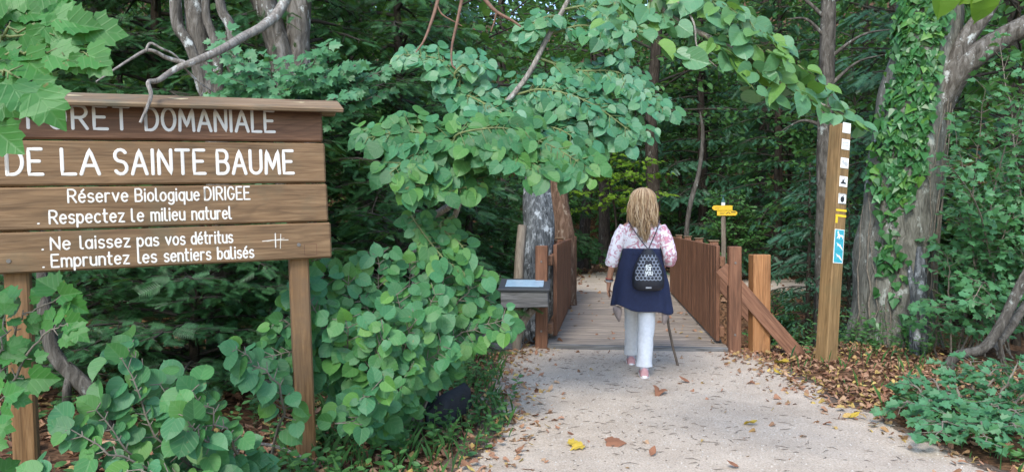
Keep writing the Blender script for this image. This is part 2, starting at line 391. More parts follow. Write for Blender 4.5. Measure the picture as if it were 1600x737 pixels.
# ------------------------------------------------------------------ stroke lettering
def arc(cx, cy, rx, ry, a0, a1, n=9):
    t = np.radians(np.linspace(a0, a1, n)); return [(cx + rx * math.cos(k), cy + ry * math.sin(k)) for k in t]
X_ = .68
GL = {
 'A': (.62, [[(0, 0), (.31, 1), (.62, 0)], [(.11, .34), (.51, .34)]]),
 'B': (.52, [[(0, 0), (0, 1), (.28, 1)] + arc(.28, .76, .2, .24, 90, -90)[1:] + [(0, .52)], [(.28, .52)] + arc(.28, .26, .24, .26, 90, -90)[1:] + [(0, 0)]]),
 'D': (.55, [[(0, 0), (0, 1), (.2, 1)] + arc(.2, .5, .35, .5, 90, -90, 13)[1:] + [(0, 0)]]),
 'E': (.48, [[(.46, 1), (0, 1), (0, 0), (.48, 0)], [(0, .52), (.38, .52)]]),
 'F': (.46, [[(.46, 1), (0, 1), (0, 0)], [(0, .52), (.36, .52)]]),
 'G': (.56, [arc(.28, .5, .28, .5, 40, 320, 15) + [(.56, .44), (.34, .44)]]),
 'I': (.06, [[(.03, 0), (.03, 1)]]),
 'L': (.44, [[(0, 1), (0, 0), (.44, 0)]]),
 'M': (.68, [[(0, 0), (.05, 1), (.34, .2), (.63, 1), (.68, 0)]]),
 'N': (.54, [[(0, 0), (0, 1), (.54, 0), (.54, 1)]]),
 'O': (.6, [arc(.3, .5, .3, .5, 0, 360, 20)]),
 'R': (.52, [[(0, 0), (0, 1), (.26, 1)] + arc(.26, .74, .24, .26, 90, -90)[1:] + [(0, .48)], [(.24, .48), (.52, 0)]]),
 'S': (.5, [arc(.25, .76, .24, .24, 30, 270, 10) + arc(.25, .26, .25, .26, 90, -150, 10)[1:]]),
 'T': (.56, [[(0, 1), (.56, 1)], [(.28, 1), (.28, 0)]]),
 'U': (.54, [[(0, 1), (0, .27)] + arc(.27, .27, .27, .27, 180, 360, 9)[1:] + [(.54, 1)]]),
 'a': (.42, [[(.42, X_), (.42, 0)], arc(.21, .34, .21, .34, 0, 360, 14)]),
 'b': (.42, [[(0, 1), (0, 0)], arc(.21, .34, .21, .34, 0, 360, 14)]),
 'c': (.4, [arc(.22, .34, .22, .34, 50, 310, 11)]),
 'd': (.42, [[(.42, 1), (.42, 0)], arc(.21, .34, .21, .34, 0, 360, 14)]),
 'e': (.42, [[(.01, .36), (.42, .36)] + arc(.21, .34, .21, .34, 5, 315, 13)]),
 'f': (.3, [arc(.28, .8, .14, .2, 80, 180, 6) + [(.14, 0)], [(0, .64), (.28, .64)]]),
 'g': (.42, [[(.42, X_), (.42, -.1)] + arc(.21, -.08, .21, .2, 0, -150, 8)[1:], arc(.21, .34, .21, .34, 0, 360, 14)]),
 'i': (.06, [[(.03, 0), (.03, X_)], [(.03, .9), (.03, .96)]]),
 'l': (.16, [[(0, 1), (0, .12)] + arc(.12, .12, .12, .12, 180, 270, 4)[1:] + [(.16, 0)]]),
 'm': (.66, [[(0, 0), (0, X_)], [(0, .44)] + arc(.165, .48, .165, .2, 180, 0, 7) + [(.33, 0)], [(.33, .44)] + arc(.495, .48, .165, .2, 180, 0, 7) + [(.66, 0)]]),
 'n': (.4, [[(0, 0), (0, X_)], [(0, .42)] + arc(.2, .46, .2, .22, 180, 0, 7) + [(.4, 0)]]),
 'o': (.44, [arc(.22, .34, .22, .34, 0, 360, 16)]),
 'p': (.42, [[(0, X_), (0, -.3)], arc(.21, .34, .21, .34, 0, 360, 14)]),
 'q': (.42, [[(.42, X_), (.42, -.3)], arc(.21, .34, .21, .34, 0, 360, 14)]),
 'r': (.3, [[(0, 0), (0, X_)], [(0, .42)] + arc(.18, .46, .18, .22, 180, 60, 5)]),
 's': (.36, [arc(.18, .51, .17, .17, 30, 270, 8) + arc(.18, .17, .18, .17, 90, -150, 8)[1:]]),
 't': (.3, [[(.1, 1), (.1, .14)] + arc(.24, .14, .14, .14, 180, 280, 4)[1:], [(0, X_), (.28, X_)]]),
 'u': (.4, [[(0, X_), (0, .22)] + arc(.2, .22, .2, .22, 180, 360, 7)[1:] + [(.4, X_)], [(.4, .3), (.4, 0)]]),
 'v': (.42, [[(0, X_), (.21, 0), (.42, X_)]]),
 'y': (.42, [[(0, X_), (.21, .02)], [(.42, X_), (.12, -.3)]]),
 'z': (.38, [[(0, X_), (.38, X_), (0, 0), (.38, 0)]]),
 '.': (.12, [[(0, .02), (.12, .04)]]),
}
GL['é'] = (.42, GL['e'][1] + [[(.18, .82), (.32, .98)]])
GL['Ê'] = (.48, GL['E'][1] + [[(.08, 1.12), (.24, 1.26), (.4, 1.12)]])
def word_strokes(txt, gap=.2, space=.4):
    out, x = [], 0
    for ch in txt:
        if ch == ' ': x += space; continue
        w, st = GL[ch]
        for s in st: out.append(np.array([(x + a, b) for a, b in s]))
        x += w + gap
    return out, x - gap
def letter(mb, txt, x0, x1, z, h, sw, place, gap=.2, wobble=0):
    st, w = word_strokes(txt, gap); k = (x1 - x0) / w
    for s in st:
        p = [place(x0 + a * k, z + b * h) for a, b in s]
        if np.linalg.norm(np.array(p[0]) - p[-1]) < 1e-6: p = p + [p[1]]
        pts = []
        for q0, q1 in zip(p[:-1], p[1:]):                    # small steps so that corners stay full
            q0, q1 = np.array(q0), np.array(q1); n = max(1, int(np.linalg.norm(q1 - q0) / (sw * 1.2)))
            pts += [q0 + (q1 - q0) * i / n for i in range(n)]
        pts.append(np.array(p[-1])); pts = np.array(pts)
        pen(mb, pts, sw)
def pen(mb, pts, sw, ynorm=(0, -1, 0), flat=.09):
    """painted stroke: a low rounded bead of width sw with round ends, lying on the plane y = const"""
    nrm = np.array(ynorm, float); n = len(pts)
    t = norm(np.gradient(pts, axis=0)) if n > 1 else np.array([[1, 0, 0]])
    s = norm(np.cross(t, nrm)); h = sw / 2
    prof = [(-1, 0), (-.75, .8), (0, 1), (.75, .8), (1, 0)]
    ext = [(pts[0] - t[0] * h * .9, s[0], .45)] + [(pts[0] - t[0] * h * .5, s[0], .85)] + [(pts[i], s[i], 1) for i in range(n)] + [(pts[-1] + t[-1] * h * .5, s[-1], .85), (pts[-1] + t[-1] * h * .9, s[-1], .45)]
    v = np.array([[p + sd * a * h * k + nrm * b * h * flat * 2 * k for a, b in prof] for p, sd, k in ext])
    m, q = v.shape[:2]
    i = np.arange(m - 1)[:, None] * q; j = np.arange(q - 1)[None]
    mb.add(v.reshape(-1, 3), np.stack([i + j, i + j + 1, i + q + j + 1, i + q + j], -1).reshape(-1, 4))

# ------------------------------------------------------------------ the big wooden sign
sign = empty('forest_sign', (-1.0101, 4.1, 1.1667), 'brown plank forest sign with carved white French lettering on two wooden posts', 'sign', (R(-.25), R(-1.9), .4073))
UL = -1.645
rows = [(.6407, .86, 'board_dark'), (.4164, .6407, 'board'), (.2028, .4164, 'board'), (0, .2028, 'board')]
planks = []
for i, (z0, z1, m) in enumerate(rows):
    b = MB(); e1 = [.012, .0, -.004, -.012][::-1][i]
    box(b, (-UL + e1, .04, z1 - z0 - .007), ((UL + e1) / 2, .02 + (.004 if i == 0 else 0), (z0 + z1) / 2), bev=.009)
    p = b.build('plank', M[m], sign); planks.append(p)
    # the carved and painted words of this plank
    b = MB(); pl = lambda x, z, o=(.004 if i == 0 else 0): (x, o - .0008, z)
    if i == 0:
        letter(b, 'FORÊT', -1.395, -.965, .697, .112, .0150, pl, .26); letter(b, 'DOMANIALE', -.888, -.268, .695, .112, .0150, pl, .22)
    if i == 1:
        letter(b, 'DE', -1.488, -1.345, .474, .121, .0165, pl, .24); letter(b, 'LA', -1.262, -1.105, .474, .121, .0165, pl, .2)
        letter(b, 'SAINTE', -1.035, -.622, .473, .121, .0165, pl, .24); letter(b, 'BAUME', -.56, -.178, .472, .121, .0165, pl, .24)
    if i == 2:
        letter(b, 'Réserve', -1.243, -.985, .337, .062, .0088, pl); letter(b, 'Biologique', -.95, -.655, .336, .062, .0088, pl); letter(b, 'DIRIGEE', -.628, -.408, .336, .066, .0088, pl, .22)
        letter(b, 'Respectez', -1.325, -1.005, .236, .062, .009, pl); letter(b, 'le', -.97, -.918, .236, .062, .009, pl, .25); letter(b, 'milieu', -.882, -.728, .236, .062, .009, pl, .2); letter(b, 'naturel', -.692, -.504, .236, .062, .009, pl)
        letter(b, '.', -1.374, -1.370, .237, .03, .008, pl)
    if i == 3:
        letter(b, 'Ne', -1.325, -1.245, .110, .06, .009, pl, .22); letter(b, 'laissez', -1.2, -.985, .110, .06, .009, pl); letter(b, 'pas', -.95, -.855, .110, .06, .009, pl); letter(b, 'vos', -.82, -.732, .110, .06, .009, pl); letter(b, 'détritus', -.7, -.502, .110, .06, .009, pl)
        letter(b, 'Empruntez', -1.325, -.992, .026, .06, .009, pl); letter(b, 'les', -.95, -.868, .026, .06, .009, pl); letter(b, 'sentiers', -.83, -.612, .026, .06, .009, pl); letter(b, 'balisés', -.577, -.4, .026, .06, .009, pl)
        for z in (.112, .027): letter(b, '.', -1.361, -1.358, z, .02, .008, pl)
    b.build('lettering', M['paint'], p)
b = MB()
for pts, w in ((((-.352, .110), (-.30, .114), (-.22, .112)), .004), (((-.285, .148), (-.286, .075)), .006), (((-.257, .145), (-.262, .068)), .003), (((-.33, .108), (-.24, .121)), .002)):
    pen(b, np.array([(x, -.0008, z) for x, z in pts]), w)
b.build('scratched_mark', M['scratch'], planks[3])
b = MB()
q = [(-.135, .083), (-.07, .083), (-.07, .025), (-.135, .025)]
for k in range(4): pen(b, np.array([(q[k][0], -.0003, q[k][1]), (q[(k + 1) % 4][0], -.0003, q[(k + 1) % 4][1])]), .0035)
b.build('engraved_square', M['board_dark'], planks[3])
for u, z in ((-.165, .083), (-1.5, .065)):
    b = MB(); tube(b, [(u, .003, z), (u, -.0035, z)], .010, 12); b.build('bolt', M['bolt'], planks[3])
b = MB()
box(b, (-UL + .18, .18, .026), (UL / 2, -.012, .838), (R(22), 0, 0), .006)
box(b, (-UL + .18, .13, .026), (UL / 2, .128, .846), (R(-26), 0, 0), .006)
b.build('roof_board', M['roof'], sign)
bare = plain('bare_wood', (.42, .34, .2), .8)
for u, r in ((-.73, .045), (-.13, .03), (-1.2, .035)):
    b = MB(); n = 9; th = np.arange(n) * 2 * math.pi / n
    rr = r * (1 + .3 * np.sin(3 * th + u * 9)); c, s_ = math.cos(R(22)), math.sin(R(22))
    lx, ly = rr * np.cos(th), .35 * rr * np.sin(th) + .02
    b.add(np.stack([u + lx, -.012 + ly * c - .0136 * s_, .838 + ly * s_ + .0136 * c], 1), [list(range(n))]); b.build('bare_wood_patch', bare, sign)
for u in (-1.482, -.159):
    b = MB(); box(b, (.103, .09, 1.95), (u, .0875, -.235), bev=.01); b.build('post', M['post'], sign)

# ------------------------------------------------------------------ footbridge
br = empty('footbridge', (B0[0], B0[1], 0), 'wooden footbridge with grey plank deck and brown slatted railings', 'footbridge', (0, 0, -BYAW))
LEN = 6.05
b = MB(); y = 0.0
while y < LEN:
    w = .135 + rng.uniform(-.004, .004)
    box(b, (1.92, w, .045), (rng.uniform(-.008, .008), y + w / 2, .035 + rng.uniform(-.003, .003)), (0, rng.normal(0, .002), rng.normal(0, .003)), .005)
    y += w + .008
b.build('deck', M['deck'], br)
b = MB()
for x in (-.8, .8): box(b, (.16, LEN - .1, .24), (x, LEN / 2, -.11), bev=.01)
box(b, (2.05, .08, .16), (0, -.045, -.025), bev=.008)
b.build('support_beam', M['greywood'], br)
for sd in (-1, 1):
    b = MB(); y = .3 if sd < 0 else .16
    while y < LEN - .1:
        w = .082 + rng.uniform(-.003, .003)
        box(b, (.042, w, 1.03 + rng.uniform(-.002, .002)), (sd * (.885 + rng.uniform(-.002, .002)), y + w / 2, .605), (rng.normal(0, .003), 0, 0), .004)
        y += w + .038
    pan = b.build('slat_panel', M['bridge'], br)
    b = MB()
    for z in (.95, .2): box(b, (.05, LEN - .1, .11), (sd * .926, LEN / 2 + .05, z), bev=.006)
    b.build('rail', M['bridge_h'], br)
    for k, yy in enumerate((-.04, 1.5, 3.0, 4.5, 6.0)):
        b = MB(); s_ = .13 if k == 0 else .11
        box(b, (s_, s_, 1.6), (sd * (1.025 - (.02 if sd < 0 else 0)), yy, 1.12 - .8 + (.0 if k == 0 else .012)), bev=.008)
        post = b.build('railing_post', M['bridge'], br)
        if k == 0:
            for z in (.2, .95):
                b = MB(); xx = sd * (1.025 - (.02 if sd < 0 else 0)); tube(b, [(xx, -.103, z), (xx, -.112, z)], .012, 8); b.build('bolt', M['bolt'], post)
        if k:
            b = MB(); box(b, (.13, .13, .018), (sd * (1.025 - (.02 if sd < 0 else 0)), yy, 1.143), bev=.005); b.build('post_cap', M['roof'], post)
def brace(p0, p1, w, t, mat=M['brace']):
    p0, p1 = np.array(p0), np.array(p1); d = p1 - p0; L = np.linalg.norm(d)
    o = Vector(d).to_track_quat('X', 'Z').to_matrix()
    bb = MB(); box(bb, (L, t, w), (0, 0, 0), bev=.006)
    ob = bb.build('diagonal_brace', mat, br)
    inv = Matrix.Rotation(BYAW, 4, 'Z') @ Matrix.Translation((-B0[0], -B0[1], 0))
    ob.matrix_local = inv @ Matrix.Translation(Vector((p0 + p1) / 2)) @ o.to_4x4()
brace(at(1127, 418, 7.78), at(1258, 566, 7.55), .15, .05)
brace(at(1112, 430, 9.4), at(1195, 520, 9.3), .13, .05)
b = MB(); p = at(1186, 552, 7.76); p[2] = 0
box(b, (.185, .15, 1.35), (p[0], p[1], 1.035 - .675), (0, 0, .05), bev=.007)
tag(b.build('wooden_post', M['newpost'], origin=p), 'square orange timber post behind the diagonal bridge brace', 'post')

# ------------------------------------------------------------------ leaning trail marker post
tb = at(1290, 572, 7.05); tb[2] = 0
lean = math.atan((1322 - 1289) / (570 - 195))
tp = empty('trail_marker_post', tb, 'tall leaning square trail post with white pictogram tiles and yellow paint mark', 'trail post', (R(-1), lean, R(22)))
b = MB(); box(b, (.136, .151, 2.62), (0, 0, 1.31 - .3), bev=.008)
b.build('post', M['trail'], tp)
pg_white = plain('white_tile', (.74, .76, .74), .5, var=.05); pg_black = plain('black_print', (.02, .02, .022), .5)
pg_blue = plain('blue_tile', (.03, .33, .42), .4, var=.05); pg_yel = plain('yellow_marker_paint', (.72, .5, .02), .5)
pg_red = plain('faded_grey_print', (.42, .44, .44), .6)
def poly(mb, pts, y, z0=0, x0=0, s=1, t=.0012):
    """flat cut-out facing -y"""
    p = np.array([(x0 + a * s, y, z0 + b_ * s) for a, b_ in pts]); n = len(p); q = p + [0, t, 0]
    mb.add(np.vstack([p, q]), [list(range(n)), list(range(n, 2 * n))[::-1]] + [[i, n + i, n + (i + 1) % n, (i + 1) % n] for i in range(n)])
def disc(mb, cx, cz, r, y, n=12, rx=1): poly(mb, [(cx + r * rx * math.cos(k * 2 * math.pi / n), cz + r * math.sin(k * 2 * math.pi / n)) for k in range(n)], y)
zpx = lambda yy: (572 - yy) / 1155 * 7.05 / math.cos(lean)
FY = -.0755
for k, yy in enumerate((200, 226, 255, 284, 311)):
    z = zpx(yy); b = MB(); box(b, (.098, .006, .1), (.004, FY - .002, z), bev=.003)
    tile = b.build('pictogram_tile', pg_white, tp)
    b = MB(); y = FY - .0066
    if k == 1:
        for x in (-.028, .02): pen(b, np.array([(x, y, z - .025), (x, y, z + .015)]), .006)
        pen(b, np.array([(-.035, y, z + .018), (.035, y, z + .02)]), .007); pen(b, np.array([(-.03, y, z - .01), (.03, y, z - .008)]), .005)
    if k == 2:
        disc(b, -.018, z + .012, .016, y); disc(b, .02, z - .008, .02, y, rx=1.2); pen(b, np.array([(-.035, y, z - .025), (.035, y, z + .03)]), .007)
    if k == 3:
        poly(b, [(-.036, -.022), (.036, -.022), (.028, -.006), (.008, -.004), (.012, .034), (-.004, .014), (-.012, .024), (-.016, -.002), (-.03, -.008)], y, z)
    if k == 4:
        disc(b, 0, z - .006, .028, y, rx=.85); poly(b, [(-.024, .018), (-.004, .014), (.004, .036), (.012, .034), (.01, .016), (.026, .02), (.02, .006), (-.02, .006)], y - .0006, z)
    if k: b.build('pictogram', pg_red if k < 3 else pg_black, tile)
    if k == 4:
        b = MB()
        for (x0, z0), (x1, z1) in (((-.044, -.045), (.044, -.045)), ((.044, -.045), (.044, .045)), ((.044, .045), (-.044, .045)), ((-.044, .045), (-.044, -.045))):
            pen(b, np.array([(x0 + .004, y, z + z0), (x1 + .004, y, z + z1)]), .004)
        b.build('tile_border', pg_black, tile)
b = MB(); z = zpx(329)
box(b, (.13, .003, .019), (0, FY - .001, z), bev=0); box(b, (.13, .003, .022), (0, FY - .001, z - .052), bev=0); box(b, (.026, .003, .06), (-.052, FY - .0011, z - .0935), bev=0)
b.build('yellow_trail_mark', pg_yel, tp)
for k, yy in enumerate((368, 385, 402)):
    z = zpx(yy); b = MB(); box(b, (.108, .005, .103), (-.006, FY - .002, z), bev=.002)
    tile = b.build('blue_tile', pg_blue, tp); b = MB(); y = FY - .0056
    if k == 0:
        disc(b, -.026, z + .03, .010, y); poly(b, [(-.034, .018), (-.014, .018), (.0, .004), (.03, .006), (.04, -.006), (.036, -.032), (.03, -.03), (.026, -.012), (.0, -.012), (-.006, -.034), (-.014, -.034), (-.016, -.012), (-.034, -.034), (-.04, -.03), (-.026, -.006)], y, z)
    else:
        disc(b, -.018, z + .016, .010, y); poly(b, [(-.034, -.014), (-.02, .004), (.0, .006), (.034, -.026), (.038, -.02), (.006, .02), (-.016, .012)], y, z); poly(b, [(-.04, .03), (.04, -.036), (.043, -.032), (-.036, .034)], y - .0006, z)
    b.build('pictogram', pg_white, tile)
b = MB(); zm = zpx(385)
for dx, dz, w, h in ((-.006, .158, .118, .006), (-.006, -.158, .118, .006), (-.0625, 0, .005, .31), (.0505, 0, .005, .31)): box(b, (w, .004, h), (dx, FY - .0018, zm + dz), bev=0)
b.build('white_plate_edge', pg_white, tp)

# ------------------------------------------------------------------ yellow direction signs beyond the bridge
sp = at(1130, 400, 15.5); sp[2] = float(terrain(sp[0], sp[1]))
gp = empty('direction_signpost', sp, 'wooden pole with two yellow arrow signs and white top collar', 'signpost')
b = MB(); tube(b, spline([(.0, 0, -.1), (.01, 0, .8), (-.005, 0, 1.66)], 6), [.05] * 13, 10, lump=.03); b.build('pole', M['greypost'], gp)
b = MB(); tube(b, [(-.005, 0, 1.66), (-.005, 0, 1.80)], .043, 12); b.build('white_collar', pg_white, gp)
b = MB(); tube(b, [(-.005, 0, 1.80), (-.005, 0, 1.86)], .04, 12); tube(b, [(-.005, 0, 1.861), (-.005, 0, 1.935)], .02, 8); tube(b, [(-.005, 0, 1.937), (-.005, 0, 1.95)], .06, 12); b.build('green_cap', plain('green_cap', (.05, .14, .13), .5), gp)
ysig = plain('yellow_sign_enamel', (.72, .47, .03), .45, var=.06)
for sgn, z, x0 in ((-1, 1.685, -.04), (1, 1.575, .06)):
    b = MB(); h = .05
    pts = [(-.21, -h), (.17, -h), (.205, -h * .5), (.215, 0), (.205, h * .5), (.17, h), (-.21, h)]
    if sgn < 0: pts = [(-a_, c_) for a_, c_ in pts][::-1]
    poly(b, pts, -.065, z, x0, 1, .012); o = b.build('arrow_sign', ysig, gp)
    b = MB()
    if sgn > 0: pen(b, np.array([(x0 - .02, -.066, z - .01), (x0 + .03, -.066, z + .02), (x0 + .06, -.066, z - .01)]), .016); pen(b, np.array([(x0 + .09, -.066, z + .02), (x0 + .17, -.066, z + .018)]), .02)
    pen(b, np.array([(x0 - .15, -.066, z + .012), (x0 - .04, -.066, z + .012)]), .008); pen(b, np.array([(x0 - .15, -.066, z - .014), (x0 - .07, -.066, z - .014)]), .008)
    b.build('worn_marking', plain('worn_brown_print', (.3, .17, .03), .6) if sgn < 0 else pg_black, o)

# ------------------------------------------------------------------ information lectern
lx = at(812, 548, 7.85); lx[2] = 0
lp = empty('information_lectern', lx, 'grey weathered wooden lectern with pale blue panel beside the bridge', 'lectern', (0, 0, R(-4)))
k = 7.7 / F
b = MB(); tube(b, spline([(-.04, .0, -.1), (-.03, .0, .12), (.01, .02, .3), (-.03, .0, .5)], 5), [.05] * 16, 8, lump=.05)
b.build('leg', M['greypost'], lp)
b = MB(); tube(b, spline([(-.02, -.02, .2), (.06, -.02, .36), (.18, -.02, .5)], 6), .045, 8, lump=.05); b.build('brace', M['greypost'], lp)
b = MB()
box(b, (.49, .03, .175), (.06, -.2, .578), (0, R(-1.5), 0), .006)
box(b, (.49, .03, .22), (.06, .2, .62), bev=.006); box(b, (.03, .37, .19), (-.17, 0, .59), bev=.005); box(b, (.03, .37, .19), (.29, 0, .59), bev=.005)
box(b, (.43, .37, .02), (.06, 0, .5), bev=.004)
b.build('box', M['greywood'], lp)
b = MB(); box(b, (.54, .48, .025), (.055, 0, .708), (R(9), 0, 0), .005); o = b.build('lid', plain('dark_frame', (.04, .045, .05), .6), lp)
b = MB(); box(b, (.40, .30, .006), (.055, -.0, .726), (R(9), 0, 0), .002)
bp = NT('pale_panel_print'); f_ = bp.noise(bp.coords((5, 26, 1)), 1.5, 4); bp.base(bp.ramp(f_, [(.4, (.26, .40, .52)), (.6, (.36, .52, .64)), (.7, (.18, .28, .38))]), .25); b.build('panel', bp.m, o)

# ------------------------------------------------------------------ walking woman
WX, WY = 1.16, 6.8
sk = [('pelvis', None, (.03, 0, .93), .10), ('belly', 'pelvis', (.03, 0, 1.06), .09), ('chest', 'belly', (.035, 0, 1.24), .10),
      ('collar', 'chest', (.04, 0, 1.36), .055), ('neck', 'collar', (.042, .012, 1.44), .046), ('jaw', 'neck', (.045, .035, 1.50), .062),
      ('skull', 'jaw', (.045, .02, 1.575), .088), ('crown', 'skull', (.045, .01, 1.635), .068), ('nose', 'jaw', (.045, .118, 1.535), .014),
      ('lsh', 'collar', (-.12, 0, 1.325), .046), ('lel', 'lsh', (-.225, -.03, 1.055), .040), ('lwr', 'lel', (-.262, .045, .835), .026), ('lpa', 'lwr', (-.268, .065, .77), .029),
      ('rsh', 'collar', (.20, 0, 1.325), .046), ('rel', 'rsh', (.272, -.05, 1.06), .040), ('rwr', 'rel', (.252, .16, .985), .026), ('rpa', 'rwr', (.247, .225, .97), .029),
      ('lhi', 'pelvis', (-.045, .02, .86), .085), ('lkn', 'lhi', (-.05, .19, .48), .055), ('lan', 'lkn', (-.05, .30, .09), .036),
      ('rhi', 'pelvis', (.085, 0, .86), .085), ('rkn', 'rhi', (.07, -.10, .47), .055), ('ran', 'rkn', (.045, -.265, .09), .036)]
for i in range(4):                                             # fingers, slightly curled (left) and closed on the stick (right)
    ox = .021 - .014 * i; ln = (.9, 1, .95, .78)[i]
    sk += [(f'l{i}a', 'lpa', (-.27 + ox * .3, .068 + ox, .735), .0085), (f'l{i}b', f'l{i}a', (-.268 + ox * .3, .072 + ox, .735 - .036 * ln), .008), (f'l{i}c', f'l{i}b', (-.258 + ox * .3, .070 + ox, .735 - .066 * ln), .007)]
    sk += [(f'r{i}a', 'rpa', (.262, .25, .985 - .015 * i), .0085), (f'r{i}b', f'r{i}a', (.25, .285, .985 - .015 * i), .008), (f'r{i}c', f'r{i}b', (.225, .278, .985 - .015 * i), .007)]
sk += [('lta', 'lpa', (-.262, .10, .78), .010), ('ltb', 'lta', (-.258, .112, .745), .009), ('ltc', 'ltb', (-.256, .11, .722), .0075),
       ('rta', 'rpa', (.228, .245, .992), .010), ('rtb', 'rta', (.222, .275, 1.0), .009), ('rtc', 'rtb', (.235, .295, .995), .0075)]
ix = {n: i for i, (n, *_) in enumerate(sk)}
me = bpy.data.meshes.new('person'); me.from_pydata([q[2] for q in sk], [(ix[q[1]], ix[q[0]]) for q in sk if q[1]], [])
person = bpy.data.objects.new('person', me); col.objects.link(person)
person.location = (WX, WY, 0); person.rotation_euler = (0, 0, -BYAW)
tag(person, 'woman with long blonde hair in floral blouse walking with stick towards the footbridge', 'person')
md = person.modifiers.new('skin', 'SKIN'); md.branch_smoothing = .3; md.use_smooth_shade = True
for q, sv in zip(sk, me.skin_vertices[0].data): sv.radius = (q[3], q[3]); sv.use_root = q[0] == 'pelvis'
person.modifiers.new('sub', 'SUBSURF').render_levels = 2
skin = NT('skin'); skin.base((.48, .25, .16), .5); me.materials.append(skin.m)
def smooth_child(mb, name, mat, sub=1, parent=None):
    o = mb.build(name, mat, parent or person, True)
    if sub: m = o.modifiers.new('sub', 'SUBSURF'); m.levels = m.render_levels = sub
    return o
def wrinkled(ring, amp, k, ax=0):
    th = np.arange(len(ring)) * 2 * math.pi / len(ring); c = ring.mean(0); z = ring[:, 2]
    d = 1 + amp * (np.sin(3 * th + z * 31 + k) + .7 * np.sin(5 * th - z * 47 + 2 * k) + .8 * np.sin(2 * th + z * 70 + k))
    out = c + (ring - c) * d[:, None]; out[:, 2] = z; return out
b = MB()
for c, zs in (((-1), [(.93, -.05, .01, .105), (.75, -.052, .07, .096), (.6, -.052, .13, .086), (.5, -.052, .175, .079), (.4, -.052, .205, .076), (.3, -.05, .235, .074), (.2, -.05, .265, .074), (.135, -.05, .285, .078), (.105, -.05, .292, .08)]),
              ((1), [(.93, .085, 0, .115), (.75, .085, -.03, .108), (.6, .078, -.07, .10), (.5, .074, -.10, .093), (.4, .068, -.135, .088), (.3, .06, -.175, .084), (.2, .053, -.22, .081), (.13, .047, -.25, .082), (.10, .046, -.256, .085)])):
    zz = np.array(zs); zn = np.linspace(.93, zs[-1][0], 26); zi = zz[::-1]
    rings = [wrinkled(ell(np.interp(z, zi[:, 0], zi[:, 1]), np.interp(z, zi[:, 0], zi[:, 2]), z, np.interp(z, zi[:, 0], zi[:, 3]) * .85, np.interp(z, zi[:, 0], zi[:, 3]) * .93, 22), .018 + .014 * (z < .35) + .012 * (.42 < z < .62), c) for z in zn]
    loft(b, rings)
tr = NT('white_cotton'); f_ = tr.noise(tr.coords(), 40, 4); tr.base(tr.ramp(f_, [(.3, (.53, .545, .56)), (.7, (.62, .635, .65))]), .85, .2); tr.bump(f_, .15, .004)
smooth_child(b, 'trousers', tr.m)
# shoes
sh_pink = plain('pink_mesh_fabric', (.5, .27, .27), .8); sh_grey = plain('grey_shoe_fabric', (.33, .32, .36), .8); sh_sole = plain('white_sole', (.75, .72, .7), .6)
for sx, sy, rz in ((-.05, .30, .04), (.045, -.268, -.05)):
    b = MB()
    prof = [(-.075, .030, .055), (-.06, .040, .078), (-.03, .043, .088), (.02, .042, .085), (.07, .044, .062), (.12, .046, .048), (.16, .040, .038), (.185, .022, .03)]
    rings = []
    for y, w, h in prof:
        th = np.linspace(0, 2 * math.pi, 14, endpoint=False)
        rings.append(np.stack([sx + w * np.cos(th), np.full(14, sy + y), .022 + np.maximum(0, np.sin(th)) * h + np.minimum(0, np.sin(th)) * .006], 1))
    loft(b, rings); shoe = smooth_child(b, 'shoe', sh_pink)
    b = MB(); loft(b, [ell(sx, sy + .055, .001, .043, .135, 24, 2.5), ell(sx, sy + .055, .004, .047, .140, 24, 2.5), ell(sx, sy + .055, .024, .047, .139, 24, 2.5), ell(sx, sy + .055, .028, .044, .135, 24, 2.5)])
    b.build('sole', sh_sole, shoe, True)
    b = MB(); loft(b, [ell(sx, sy - .018, .07, .040, .044, 18), ell(sx, sy - .016, .095, .040, .044, 18), ell(sx, sy - .014, .11, .034, .038, 18)]); b.build('collar', sh_grey, shoe, True)
# blouse
b = MB(); rows_ = [(1.09, .03, .168, .13), (1.14, .031, .172, .132), (1.20, .033, .185, .132), (1.26, .036, .195, .13), (1.31, .039, .196, .118), (1.345, .04, .172, .098), (1.375, .041, .12, .08), (1.40, .042, .075, .066), (1.415, .042, .062, .058)]
rows_ = np.array(rows_); rings = []
for z in np.linspace(1.09, 1.415, 22):
    g = [np.interp(z, rows_[:, 0], rows_[:, k]) for k in (1, 2, 3)]
    rings.append(wrinkled(ell(g[0], -.002, z, g[1], g[2], 30, 2.3), .008, 3))
loft(b, rings)
for path, rad in (([(-.115, 0, 1.325), (-.165, -.01, 1.24), (-.205, -.025, 1.13), (-.232, -.025, 1.03), (-.243, -.005, .985)], [.058, .064, .062, .061, .060]),
                  ([(.195, 0, 1.325), (.238, -.02, 1.24), (.268, -.045, 1.14), (.283, -.045, 1.06), (.276, .01, 1.015)], [.058, .064, .065, .066, .064])):
    p = spline(path, 6); r = np.interp(np.linspace(0, 1, len(p)), np.linspace(0, 1, len(rad)), rad)
    tube(b, p, r * (1 + .035 * np.sin(np.arange(len(p)) * 1.7)), 16, lump=.05, cap=False)
    tube(b, [p[-2], p[-1], p[-1] + (p[-1] - p[-2]) * .2], [r[-1] * 1.03, r[-1] * 1.06, r[-1] * .9], 16)
fl = NT('floral_cotton'); v = fl.coords()
n1 = fl.noise(v, 15, 4, .6, 1.8); n2 = fl.noise(v, 44, 3, .6, .8)
xyz = fl.n('SeparateXYZ'); fl.l(v, xyz.inputs[0])
mr = fl.n('MapRange'); mr.inputs['From Min'].default_value = -.18; mr.inputs['From Max'].default_value = .3; mr.inputs['To Min'].default_value = -.02; mr.inputs['To Max'].default_value = .06
